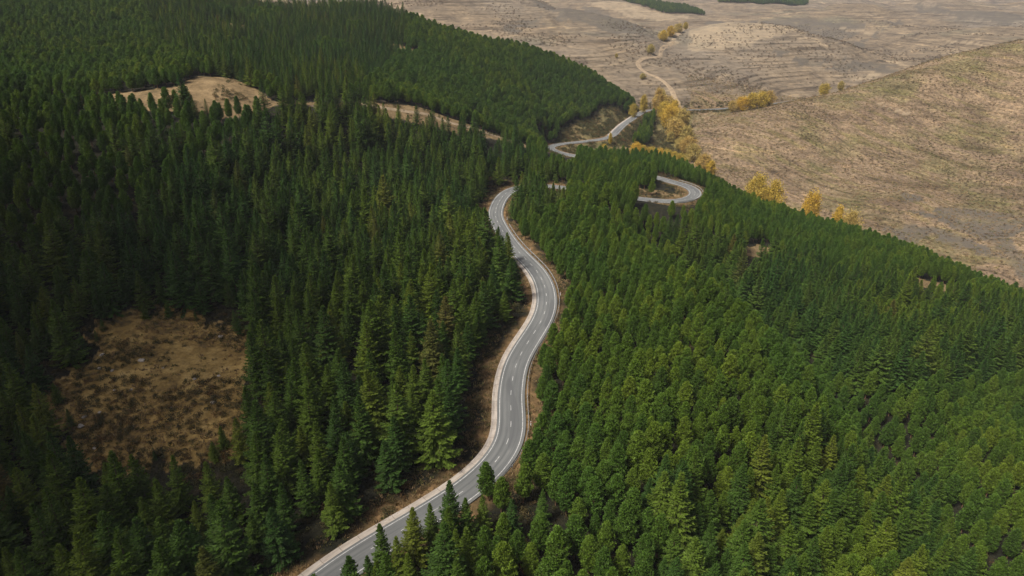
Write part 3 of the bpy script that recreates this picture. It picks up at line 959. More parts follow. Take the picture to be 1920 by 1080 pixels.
def tuft_mesh(name, seed, n, h, w, spread, flat=.5):
    r = np.random.default_rng(seed)
    v = []; f = []; leaf = []
    for k in range(n):
        a = r.random() * 2 * math.pi; q = r.random() ** .5 * spread
        d = np.array([math.cos(a) * q * 1.2 / max(spread, .1) * flat, math.sin(a) * q * 1.2 / max(spread, .1) * flat, 1]) + r.normal(0, .25, 3)
        blade(v, f, np.array([math.cos(a) * q, math.sin(a) * q, -.05]), d, r.normal(0, 1, 3), h * r.uniform(.6, 1.15), w)
        leaf.append(r.random())
    return pymesh(name, v, f, False, leaf)


def bush_mesh(name, seed, R, H, n):
    r = np.random.default_rng(seed)
    v = []; f = []; leaf = []
    cl = [(r.normal(0, .45 * R), r.normal(0, .45 * R), H * r.uniform(.3, .75), r.random()) for _ in range(9)]
    for k in range(n):
        c = cl[k % 9]
        q = r.normal(0, .3, 3) * R
        p = np.array([c[0] + q[0], c[1] + q[1], max(0.02, c[2] + q[2] * .8)])
        blade(v, f, p, r.normal(0, 1, 3) + np.array([0, 0, .5]), r.normal(0, 1, 3), .30 * R, .09 * R)
        leaf.append(np.clip(.5 * c[3] + .5 * r.random(), 0, 1))
    return pymesh(name, v, f, False, leaf)


NV = 7
SPR = [spruce_mesh(100 + i, 14.0, 3.1 + .3 * (i % 3), 1.0 if i % 2 else .86, 0.8 + .2 * (i % 3)) for i in range(NV)]
PIN = [pine_mesh(200 + i, 10.0, 2.0 + .15 * (i % 3)) for i in range(NV)]
for a, b in SPR:
    a.materials.append(M['spruce']); b.materials.append(M['bark'])
for a, b in PIN:
    a.materials.append(M['pine']); b.materials.append(M['pinebark'])

# ------------------------------------------------------------------ where the trees stand
def lattice(ang, du, dv, lo, hi, jit):
    L = max(hi[0] - lo[0], hi[1] - lo[1]) * .75
    c = ((lo[0] + hi[0]) / 2, (lo[1] + hi[1]) / 2)
    A, B = np.meshgrid(np.arange(-L, L, du), np.arange(-L, L, dv))
    A = A.ravel() + RNG.normal(0, jit, A.size); B = B.ravel() + RNG.normal(0, jit, B.size)
    ca, sa = math.cos(ang), math.sin(ang)
    x = c[0] + A * ca - B * sa; y = c[1] + A * sa + B * ca
    k = (x > lo[0]) & (x < hi[0]) & (y > lo[1]) & (y < hi[1]) & (y > 40)
    return x[k], y[k]


def stand():
    X = []; Y = []
    lo, hi = (-520, 45), (420, 640)
    xl, yl = lattice(math.radians(82), 4.7, 7.3, lo, hi, .95)      # left of the road
    xr, yr = lattice(math.radians(128), 4.1, 5.3, lo, hi, .42)      # right of the road, in rows
    xb, yb = lattice(math.radians(70), 4.6, 5.0, (-800, 300), (220, 860), .8)  # beyond the track
    def side(x, y):
        d, off, z, i = nearest(x, y, ROAD, RN, 700)
        return off
    u = xl / yl
    deep = lambda x, y: (y > 322) & (x / y > uof(985, 345))      # inside the switchbacks
    k = (yl < B1(u)) & (side(xl, yl) < 0) & ~deep(xl, yl)
    u2 = xr / yr
    k2 = (yr < B1(u2)) & ((side(xr, yr) >= 0) | deep(xr, yr))
    u3 = xb / yb
    k3 = (yb > B2(u3)) & (yb < B3(u3)) & (yb > B1(u3))
    x = np.concatenate([xl[k], xr[k2], xb[k3]]); y = np.concatenate([yl[k], yr[k2], yb[k3]])
    blk = np.concatenate([np.zeros(k.sum()), np.ones(k2.sum()), np.full(k3.sum(), 2)]).astype(int)
    # the pine belt right of the upper road
    q = [PZ(1185, 262, -30)[:2], PZ(1200, 235, -31)[:2], PZ(1218, 215, -33)[:2], PZ(1228, 220, -36)[:2], PZ(1222, 245, -36)[:2], PZ(1200, 270, -34)[:2]]
    xs, ys = lattice(.4, 4.0, 4.0, (40, 560), (200, 800), .6)
    k4 = inpoly(xs, ys, q)
    x = np.concatenate([x, xs[k4]]); y = np.concatenate([y, ys[k4]]); blk = np.concatenate([blk, np.full(k4.sum(), 3)])
    return x, y, blk


tx, ty, tb = stand()
th = height(tx, ty)
td, toff, _z, tidx = nearest(tx, ty, ROAD, RN, 1500)
tdt = nearest(tx, ty, TR, TN)[0]
_, cl, bare = zones(tx, ty)
cl = inpoly(tx + (vnoise(tx / 6, ty / 6, 5) - .5) * 5, ty + (vnoise(tx / 6, ty / 6, 6) - .5) * 5, CLEAR)
lim = np.where(toff <= 0, 7.4 + 4.6 * vnoise(ty / 18, tx / 18, 71), 5.6 + 3.0 * vnoise(ty / 14, tx / 14, 72))
lim = np.where(ROAD[tidx, 1] > 330, 5.6 + 3 * vnoise(tx / 14, ty / 14, 73), lim)
gpx, gpy, gw = project(tx, ty, th)
lim = np.where((toff > 0) & (gpx < 1010) & (gpy > 870), 5.2, lim)       # trees crowd the road at the bottom
lim = np.where((toff < 0) & (gpy > 420) & (gpy < 560), 6.2, lim)
core = inpoly(np.mean([p[0] for p in CLEAR]) + (tx - np.mean([p[0] for p in CLEAR])) / .80, np.mean([p[1] for p in CLEAR]) + (ty - np.mean([p[1] for p in CLEAR])) / .80, CLEAR)
young = cl & ~core & (vnoise(tx, ty, 333) < .60)
cl = cl & ~young
keep = (td > lim) & ~cl & ~bare & (tdt > 5.5) & (RNG.random(len(tx)) < .97)
keep &= (np.abs(tx / ty) < 1.25)
# the grassy slope by the upper road stays open
tx, ty, th, tb, td, toff, gpx, gpy, gw, tidx, young = [a[keep] for a in (tx, ty, th, tb, td, toff, gpx, gpy, gw, tidx, young)]

# kind: spruce on the left of the road, pine on the right and on the far hills, mixed in patches
pm = fbm(tx / 45, ty / 45, 51, 3)
isp = np.zeros(len(tx), bool)
L = tb == 0
pine_left = inpoly(gpx, gpy, [(-900, 150), (470, 150), (500, 230), (420, 300), (300, 400), (120, 470), (-900, 520)])
isp |= L & (~pine_left | (pm > .62))
R_ = tb == 1
gul = inpoly(gpx, gpy, [(1240, 400), (1330, 470), (1480, 500), (1700, 560), (1960, 600), (1960, 720), (1800, 730), (1650, 760), (1560, 720), (1430, 640), (1330, 580), (1250, 480)])
bot = inpoly(gpx, gpy, [(600, 860), (990, 880), (1100, 980), (1330, 900), (1500, 840), (1700, 930), (1800, 1100), (1750, 1400), (500, 1400)])
edge = inpoly(gpx, gpy, [(940, 330), (1040, 330), (1060, 400), (1000, 440), (945, 400)])
isp |= R_ & ((gul & (pm > .36)) | (bot & (pm > .47)) | edge | inpoly(gpx, gpy, [(560, 880), (830, 930), (900, 1080), (880, 1300), (300, 1300)]))
B_ = tb == 2
bsp = inpoly(gpx, gpy, [(230, -90), (760, 5), (760, 110), (640, 200), (480, 170), (400, 140), (300, 90)])
isp |= B_ & (bsp & (pm > .36))
sz = np.where(isp, RNG.normal(1.04, .25, len(tx)), RNG.normal(1.0, .11, len(tx)))
sz = np.clip(sz, .5, 1.65)
sz *= np.where(isp & (tb != 0), .92, 1.0)
sz *= np.where(B_, np.where(isp, .80, np.where(ty > 500, 1.12, .95)), 1.0)
sz *= np.where((td < 11) & ~((toff > 0) & (gpy > 880)), .86, 1.0)
sz *= np.where(young, RNG.uniform(.22, .5, len(tx)), 1)
sxy = sz * RNG.normal(1.0, .07, len(tx)) * np.where(isp, 1.10, 1.0)
trot = RNG.random(len(tx)) * 6.283
tvar = RNG.integers(0, NV, len(tx))
sxy *= np.where(B_ & ~isp, 1.22, 1.0)
sz *= np.where(B_ & ~isp, .86, 1.0)
treeH = np.where(isp, 14.0, 10.0) * sz


# the tall spruces that lean over the right-hand edge of the road at the bottom of the photo
roadside = []
for px, py, H_ in ((712, 982, 13.5), (768, 950, 13.5), (842, 905, 15.5), (742, 1010, 10.5), (806, 944, 11.0), (872, 930, 11.5), (905, 925, 10.0), (690, 1040, 9.5), (1018, 905, 9.0), (960, 925, 9.5)):
    X_, Y_, _ = PZ(px, py, H_ - .5)
    z_ = float(height([X_], [Y_])[0])
    roadside.append((X_, Y_, z_, H_))
rs_ = np.array(roadside)
far_ok = np.ones(len(tx), bool)
for X_, Y_, z_, H_ in roadside:
    far_ok &= np.hypot(tx - X_, ty - Y_) > 3.2
nr = len(rs_)
_d, _o, _zz, _i = nearest(rs_[:, 0], rs_[:, 1], ROAD, RN, 1500)
print('roadside offsets', np.round(_o, 1))
add = dict(tx=rs_[:, 0], ty=rs_[:, 1], th=rs_[:, 2], tb=np.ones(nr, int), td=_d, toff=_o, gpx=project(*rs_[:, :3].T)[0], gpy=project(*rs_[:, :3].T)[1], gw=project(*rs_[:, :3].T)[2], tidx=_i, isp=np.ones(nr, bool),
           sz=rs_[:, 3] / 14.0, sxy=rs_[:, 3] / 14.0 * .95, trot=RNG.random(nr) * 6.28, tvar=RNG.integers(0, NV, nr), treeH=rs_[:, 3], B_=np.zeros(nr, bool))
tx, ty, th, tb, td, toff, gpx, gpy, gw, tidx, isp, sz, sxy, trot, tvar, treeH, B_ = [np.concatenate([v[far_ok], add[k]]) for k, v in
    dict(tx=tx, ty=ty, th=th, tb=tb, td=td, toff=toff, gpx=gpx, gpy=gpy, gw=gw, tidx=tidx, isp=isp, sz=sz, sxy=sxy, trot=trot, tvar=tvar, treeH=treeH, B_=B_).items()]


# the road and the track keep the openings the photo shows
def open_views():
    pts = []
    for q in np.arange(0, RS[-1], 2.0):
        p = [np.interp(q, RS, ROAD[:, j]) for j in range(3)]; nn = [np.interp(q, RS, RN[:, j]) for j in range(2)]
        px, py, w = project(p[0], p[1], p[2])
        offs = []
        if py > 870: offs = [-4.2, -2.6]
        elif py > 500: offs = [-4.5, -2, 0, 2, 3.5]
        elif py > 462: offs = [0.5, 3]
        elif py > 425 and px < 1000: offs = [2.5, 3.2]
        elif py > 356 and px < 955: offs = [-3, -1, 1, 3]
        elif q > S_END: offs = []
        elif px > 1195 and py > 335: offs = [-3, 0, 3]
        elif py < 292 and q > RS[len(RS) // 3]: offs = [-3, 0, 3]
        elif 1025 < px < 1062 and py > 340: offs = [-2, 1]
        for o in offs:
            pts.append((p[0] + nn[0] * o, p[1] + nn[1] * o, p[2]))
    for p in TR[::2]:
        px, py, w = project(*p)
        if px > 700 and py < 275 and math.sin(px * .09) > .25: pts.append((p[0], p[1], p[2] + .3))
    for px, py in [(x, y) for x in range(120, 480, 24) for y in range(600, 850, 20)]:
        g = ground_at(px, py)
        if inpoly([g[0]], [g[1]], CLEAR)[0] and vnoise(px / 45., py / 45., 77) > .28: pts.append(g)
    for b in (BARE[0], BARE[1]):
        c = np.mean(b, 0); h = float(height([c[0]], [c[1]])[0])
        for q in list(b) + [c]: pts.append((.6 * q[0] + .4 * c[0], .6 * q[1] + .4 * c[1], h))
    bad = np.zeros(len(tx), bool)
    R0 = np.where(isp, 2.5, 1.9) * sxy
    for p in pts:
        L2 = p[0] ** 2 + p[1] ** 2
        t = (tx * p[0] + ty * p[1]) / L2
        d = np.abs(tx * p[1] - ty * p[0]) / math.sqrt(L2)
        zl = CAMZ + (p[2] - CAMZ) * t
        f = np.clip((zl - th) / treeH, 0, 1)
        rr = np.where(isp, R0 * (1 - f) + .1, R0 * np.sqrt(np.clip(1 - f, 0, 1)))
        bad |= (t < 1) & (t > .3) & (zl < th + treeH) & (d < rr)
    return ~bad


ok = open_views()
ok[-nr:] = True
print('opened', (~ok).sum())
tx, ty, th, tb, td, toff, gpx, gpy, gw, tidx, isp, sz, sxy, trot, tvar, treeH, B_ = [a[ok] for a in (tx, ty, th, tb, td, toff, gpx, gpy, gw, tidx, isp, sz, sxy, trot, tvar, treeH, B_)]


# ------------------------------------------------------------------ scatter: one object of many pieces (for what nobody could count)
def scatter(name, label, cat, protos, x, y, z, rot, sx, szv, var, tilt=None, kind='stuff'):
    me = bpy.data.meshes.new(name)
    me.vertices.add(len(x))
    me.vertices.foreach_set('co', np.stack([x, y, z], 1).astype(np.float32).ravel())
    r = np.zeros((len(x), 3), np.float32); r[:, 2] = rot
    if tilt is not None: r[:, :2] = tilt
    for nm, tp, data, key in (('rot', 'FLOAT_VECTOR', r, 'vector'), ('scl', 'FLOAT_VECTOR', np.stack([sx, sx, szv], 1).astype(np.float32), 'vector'), ('var', 'INT', np.asarray(var, np.int32), 'value')):
        a = me.attributes.new(nm, tp, 'POINT')
        a.data.foreach_set(key, data.ravel())
    o = link(name, me)
    g = bpy.data.node_groups.new(name, 'GeometryNodeTree')
    g.interface.new_socket('Geometry', in_out='INPUT', socket_type='NodeSocketGeometry')
    g.interface.new_socket('Geometry', in_out='OUTPUT', socket_type='NodeSocketGeometry')
    N = g.nodes; K = g.links
    gi = N.new('NodeGroupInput'); go = N.new('NodeGroupOutput')
    ip = N.new('GeometryNodeInstanceOnPoints')
    join = N.new('GeometryNodeJoinGeometry')
    for obs in reversed(protos):
        js = N.new('GeometryNodeJoinGeometry')
        for ob in obs:
            oi = N.new('GeometryNodeObjectInfo'); oi.transform_space = 'ORIGINAL'
            oi.inputs['Object'].default_value = ob
            K.new(oi.outputs['Geometry'], js.inputs[0])
        ti = N.new('GeometryNodeGeometryToInstance')
        K.new(js.outputs[0], ti.inputs[0]); K.new(ti.outputs[0], join.inputs[0])

    def named(nm, tp):
        a = N.new('GeometryNodeInputNamedAttribute'); a.data_type = tp
        a.inputs['Name'].default_value = nm
        return a.outputs['Attribute']
    K.new(gi.outputs[0], ip.inputs['Points']); K.new(join.outputs[0], ip.inputs['Instance'])
    ip.inputs['Pick Instance'].default_value = True
    K.new(named('var', 'INT'), ip.inputs['Instance Index'])
    K.new(named('rot', 'FLOAT_VECTOR'), ip.inputs['Rotation'])
    K.new(named('scl', 'FLOAT_VECTOR'), ip.inputs['Scale'])
    K.new(ip.outputs[0], go.inputs[0])
    md = o.modifiers.new('scatter', 'NODES'); md.node_group = g
    tag(o, label, cat, kind=kind)
    return o


def proto(me, mat=None):
    if mat is not None and not me.materials: me.materials.append(mat)
    return bpy.data.objects.new(me.name, me)


# ------------------------------------------------------------------ the nearest 300 of each kind stand as trees of their own
tpx, tpy, tw = project(tx, ty, th + treeH)
inview = (tpx > -25) & (tpx < 1945) & (tpy < 1085) & (tpy > -20)
single = np.zeros(len(tx), bool)
for kind in (True, False):
    c = np.where((isp == kind) & inview)[0]
    show = treeH[c] / tw[c]
    single[c[np.argsort(-show)[:300]]] = True


def ordinal(k):
    w = ['first', 'second', 'third', 'fourth', 'fifth', 'sixth', 'seventh', 'eighth', 'ninth', 'tenth', 'eleventh', 'twelfth']
    return w[k - 1] if k <= 12 else '%dth' % k if k % 10 not in (1, 2, 3) or k % 100 in (11, 12, 13) else '%d%s' % (k, {1: 'st', 2: 'nd', 3: 'rd'}[k % 10])


LABEL = {}
GROUP = {}
def describe():
    ids = list(np.where(single)[0])
    left = set(ids)
    ccx = np.mean([p[0] for p in CLEAR]); ccy = np.mean([p[1] for p in CLEAR])
    dcl = np.full(len(tx), 1e9)
    for i in range(len(CLEAR)):
        a = np.array(CLEAR[i]); b = np.array(CLEAR[(i + 1) % len(CLEAR)])
        for q in np.linspace(0, 1, 8):
            p = a + (b - a) * q
            dcl = np.minimum(dcl, np.hypot(tx - p[0], ty - p[1]))
    for side, word in ((-1, 'left'), (1, 'right')):
        for kind, kw in ((True, 'spruce'), (False, 'pine')):
            c = sorted([i for i in left if isp[i] == kind and toff[i] * side > 0 and td[i] < 13.5 and tpy[i] < 1060], key=lambda i: tidx[i])
            for k, i in enumerate(c):
                LABEL[i] = '%s %s on the %s verge of the road, %s along from the bottom' % ('green', kw, word, ordinal(k + 1))
                GROUP[i] = '%s trees along the %s verge of the road' % (kw, word); left.discard(i)
    for kind, kw in ((True, 'spruce'), (False, 'pine')):
        c = sorted([i for i in left if isp[i] == kind and dcl[i] < 6.5], key=lambda i: -math.atan2(ty[i] - ccy, tx[i] - ccx))
        for k, i in enumerate(c):
            LABEL[i] = 'dark %s on the rim of the bare clearing, %s clockwise from its left end' % (kw, ordinal(k + 1))
            GROUP[i] = '%s trees round the clearing' % kw; left.discard(i)
    # the rest: rows read off across the picture
    for kind, kw in ((True, 'spruce'), (False, 'pine')):
        for side, word in ((-1, 'left'), (1, 'right')):
            c = [i for i in left if isp[i] == kind and (toff[i] > 0) == (side > 0)]
            for lo in range(-40, 1100, 70):
                for i in c:
                    pass
            rows = {}
            for i in c:
                rows.setdefault(int((tpy[i] + 40) // 60), []).append(i)
            order = sorted(rows)[::-1]
            for rn, key in enumerate(order):
                row = sorted(rows[key], key=lambda i: tpx[i])
                for k, i in enumerate(row):
                    t = 'tall' if sz[i] > 1.1 else 'small' if sz[i] < .82 else 'middling'
                    LABEL[i] = '%s %s %s of road, %s from left in the %s row up' % (t, kw, word, ordinal(k + 1), ordinal(rn + 1))
                    GROUP[i] = '%s trees in the wood %s of the road' % (kw, word)


describe()


def place_singles():
    roots = {}
    for kind in (True, False):
        ids = np.where(single & (isp == kind))[0]
        nm = 'spruce_tree' if kind else 'pine_tree'
        for i in ids:
            r = bpy.data.objects.new(nm, None); C.objects.link(r)
            r.empty_display_size = .5
            r.location = (tx[i], ty[i], th[i] - .15)
            r.rotation_euler = (math.sin(i * 7.1) * .03, math.cos(i * 3.7) * .035, trot[i])
            r.scale = (sxy[i], sxy[i], sz[i])
            tag(r, LABEL[i], 'tree', GROUP[i])
            cm, tm = (SPR if kind else PIN)[tvar[i]]
            for pn, me in (('crown', cm), ('trunk', tm)):
                o = bpy.data.objects.new(pn, me); C.objects.link(o); o.parent = r


place_singles()
for kind, nm, protos, lb in ((True, 'spruce_forest', SPR, 'mass of dark spruces filling the slopes farther off'), (False, 'pine_forest', PIN, 'mass of green round-topped pines covering the farther hills')):
    k = np.where(~single & (isp == kind))[0]
    scatter(nm, lb, 'forest', [[proto(a), proto(b)] for a, b in protos], tx[k], ty[k], th[k] - .15, trot[k], sxy[k], sz[k], tvar[k])

# far woods on the skyline hills
def far_woods():
    X = []; Y = []
    for poly in ([(1345, 6, 2250), (1400, -2, 2500), (1500, -8, 2650), (1520, 5, 2400), (1440, 11, 2200)],
                 [(1150, -6, 2350), (1220, 4, 2180), (1316, 13, 2060), (1312, 19, 1990), (1255, 18, 1980), (1180, 4, 2130)],
                 [(1870, -4, 2700), (1960, 0, 2600), (1960, 12, 2480), (1905, 6, 2500)]):
        q = [PY(*p)[:2] for p in poly]
        lo = np.min(q, 0); hi = np.max(q, 0)
        x, y = lattice(.3, 7, 7, lo, hi, 1.6)
        k = inpoly(x + (vnoise(x / 30, y / 30, 3) - .5) * 40, y, q)
        X.append(x[k]); Y.append(y[k])
    x = np.concatenate(X); y = np.concatenate(Y)
    n = len(x)
    s = RNG.normal(1.3, .15, n)
    scatter('distant_woods', 'hazy strips of dark green pinewood on the farthest hills', 'woods', [[proto(a), proto(b)] for a, b in PIN], x, y, height(x, y) - .2, RNG.random(n) * 6.28, s * 1.5, s, RNG.integers(0, NV, n))


far_woods()

# ------------------------------------------------------------------ yellow poplars and willows along the stream
POP = [broadleaf_mesh(300 + i, 12.0, [3.0, 3.6, 2.6, 3.9][i], 80 + 8 * i, 60) for i in range(4)]
poplars = [  # photo point of the base, forward distance, height m, width factor, tone, label
    (1232, 212, 757, 21, .9, 'p', 'tall pale yellow poplar rising at the road bend'),
    (1246, 222, 745, 16, 1.0, 'y', 'orange-yellow poplar just right of the tall pale poplar at the bend'),
    (1254, 234, 730, 17, 1.1, 'y', 'bright golden poplar above the pale streamside clump'),
    (1266, 240, 722, 16, 1.0, 'y', 'golden poplar on the upper right side of the stream clump'),
    (1262, 258, 702, 16, 1.1, 'p', 'pale straw poplar in the middle of the stream clump'),
    (1274, 268, 690, 15, 1.1, 'p', 'pale straw poplar on the right side of the stream clump'),
    (1255, 282, 672, 14, 1.0, 'p', 'faded yellow poplar at the left foot of the stream clump'),
    (1274, 290, 655, 13, 1.0, 'p', 'faded yellow poplar at the right foot of the stream clump'),
    (1298, 302, 618, 12, 1.1, 'p', 'bare-looking buff poplar between the stream clump and the brown slope'),
    (1310, 316, 590, 11, 1.0, 'p', 'small buff poplar above the wood edge, left of the round yellow one'),
    (1332, 326, 560, 13, 1.0, 'y', 'round yellow poplar at the wood edge below the brown slope'),
    (1420, 366, 505, 16, 1.1, 'y', 'broad pale gold poplar, leftmost of the big pair by the brown slope'),
    (1452, 378, 500, 17, 1.1, 'y', 'broad gold poplar, rightmost of the big pair by the brown slope'),
    (1521, 397, 482, 16, .95, 'y', 'lone gold poplar between the big pair and the last low ones'),
    (1572, 412, 466, 12, .8, 'y', 'low orange poplar half hidden by the wood, near the right end'),
    (1594, 416, 462, 10, 1.0, 'p', 'lowest pale orange poplar, last of the line on the right'),
    (1372, 214, 770, 14, 1.1, 'p', 'dull yellow poplar at left end of the clump by the valley road'),
    (1390, 211, 775, 16, 1.2, 'y', 'yellow poplar second from the left in the valley road clump'),
    (1408, 208, 778, 17, 1.2, 'y', 'tallest yellow poplar in the middle of the valley road clump'),
    (1424, 206, 780, 16, 1.1, 'y', 'yellow poplar second from the right in the valley road clump'),
    (1440, 203, 785, 16, 1.0, 'p', 'greenish yellow poplar at right end of the valley road clump'),
    (1544, 178, 805, 11, 1.1, 'y', 'small yellow tree at the road on the slope crest'),
    (1576, 168, 815, 10, 1.0, 'p', 'small pale yellow tree on the slope crest, beyond the road'),
    (1242, 84, 1130, 17, 1.1, 'y', 'amber poplar at left end of the far track clump'),
    (1256, 80, 1150, 20, 1.2, 'y', 'amber poplar second from left in the far track clump'),
    (1270, 74, 1180, 21, 1.2, 'p', 'yellow poplar second from right in the far track clump'),
    (1284, 66, 1230, 20, 1.1, 'y', 'tall amber poplar at right end of the far track clump'),
    (1219, 102, 1010, 15, 1.0, 'p', 'single faded poplar below the far track clump'),
    (1206, 205, 745, 10, .6, 'y', 'thin yellow sapling left of the road bend'),
    (1187, 206, 712, 6, .7, 'y', 'tiny yellow sapling on the grassy bank above the road'),
    (1144, 266, 575, 8, .5, 'y', 'slim golden sapling where the upper road turns'),
    (1132, 287, 545, 10, .75, 'y', 'small golden poplar among the pines under the upper road'),
    (1144, 290, 540, 7, .8, 'p', 'small buff poplar beside the golden one under the upper road'),
    (1192, 290, 548, 10, 1.1, 'y', 'golden poplar at the left end of the low hedge-like row'),
    (1205, 294, 546, 11, 1.2, 'y', 'golden poplar second from the left in the low row'),
    (1220, 297, 544, 10, 1.2, 'y', 'golden poplar third from the left in the low row'),
    (1236, 300, 541, 10, 1.2, 'y', 'golden poplar in the middle of the low row'),
    (1250, 303, 538, 11, 1.1, 'y', 'golden poplar third from the right in the low row'),
    (1263, 306, 534, 10, 1.1, 'y', 'golden poplar second from the right in the low row'),
    (1274, 311, 528, 10, 1.0, 'y', 'golden poplar at the right end of the low row'),
    (1238, 200, 775, 17, 1.0, 'p', 'pale olive poplar behind the tall one at the road bend'),
    (1248, 212, 762, 16, 1.1, 'p', 'pale yellow poplar behind the golden ones of the stream clump'),
    (1262, 226, 740, 18, 1.1, 'y', 'broad golden poplar at the upper edge of the stream clump'),
    (1252, 246, 716, 17, 1.1, 'y', 'golden poplar on the left flank of the stream clump'),
    (1276, 252, 712, 16, 1.1, 'p', 'buff poplar on the right flank of the stream clump'),
    (1264, 274, 682, 15, 1.2, 'p', 'pale buff poplar low in the middle of the stream clump'),
    (1284, 280, 668, 13, 1.2, 'p', 'thin buff poplar on the lower right flank of the stream clump'),
    (1290, 292, 642, 12, 1.2, 'p', 'thin buff poplar at the lower tip of the stream clump'),
    (1318, 322, 575, 11, 1.2, 'p', 'buff poplar just left of the round yellow one at the wood edge'),
    (1434, 372, 502, 17, 1.1, 'y', 'gold poplar standing between the big pair by the brown slope'),
    (1155, 118, 930, 12, 1.2, 'p', 'wide buff tree in the brown valley left of the track'),
    (1205, 150, 860, 10, 1.2, 'p', 'pale buff tree beside the valley track bend'),
]


TOPS = {(1232, 212): 168, (1246, 222): 193, (1254, 234): 198, (1266, 240): 204, (1262, 258): 224, (1274, 268): 236, (1255, 282): 248, (1274, 290): 260, (1298, 302): 272, (1310, 316): 298, (1332, 326): 303,
        (1420, 366): 333, (1452, 378): 344, (1521, 397): 364, (1572, 412): 390, (1594, 416): 400, (1372, 214): 190, (1390, 211): 183, (1408, 208): 176, (1424, 206): 174, (1440, 203): 172,
        (1544, 178): 158, (1576, 168): 153, (1242, 84): 58, (1256, 80): 50, (1270, 74): 45, (1284, 66): 42, (1219, 102): 84, (1206, 205): 180, (1187, 206): 196, (1132, 287): 271, (1144, 290): 277, (1144, 266): 250,
        (1192, 290): 269, (1205, 294): 273, (1220, 297): 277, (1236, 300): 280, (1250, 303): 282, (1263, 306): 285, (1274, 311): 290, (1155, 118): 103, (1205, 150): 138}


def place_poplars():
    for k, (px, py, Y, H, wf, tone, lab) in enumerate(poplars):
        x = uof(px, py) * Y
        z = float(height([x], [Y])[0])
        tp = TOPS.get((px, py))
        if tp is not None:
            H = float(np.clip(CAMZ + Y * slope(tp) - z, 5, 30))
        if tp is None: H *= 1.25
        0 and print('poplar', px, py, 'H %.1f' % H, 'base', [round(float(q)) for q in project(x, Y, z)[:2]], 'top', [round(float(q)) for q in project(x, Y, z + H)[:2]])
        wf = wf * min(1.0, 20 / H) if H > 20 else wf * 1.28
        r = bpy.data.objects.new('poplar_tree', None); C.objects.link(r)
        r.location = (x, Y, z - .2); r.rotation_euler = (0, 0, k * 1.7)
        r.scale = (H / 12 * wf,) * 2 + (H / 12,)
        tag(r, lab, 'tree', 'autumn poplars along the valley')
        cm, tm = POP[k % 4]
        key = (k % 4, tone)
        if key not in place_poplars.c:
            c2 = cm.copy(); c2.materials.clear(); c2.materials.append(M['poplar'] if tone == 'y' else M['poplar_pale'])
            place_poplars.c[key] = c2
        if not tm.materials: tm.materials.append(M['greybark'])
        for pn, me in (('crown', place_poplars.c[key]), ('trunk', tm)):
            o = bpy.data.objects.new(pn, me); C.objects.link(o); o.parent = r


place_poplars.c = {}
place_poplars()

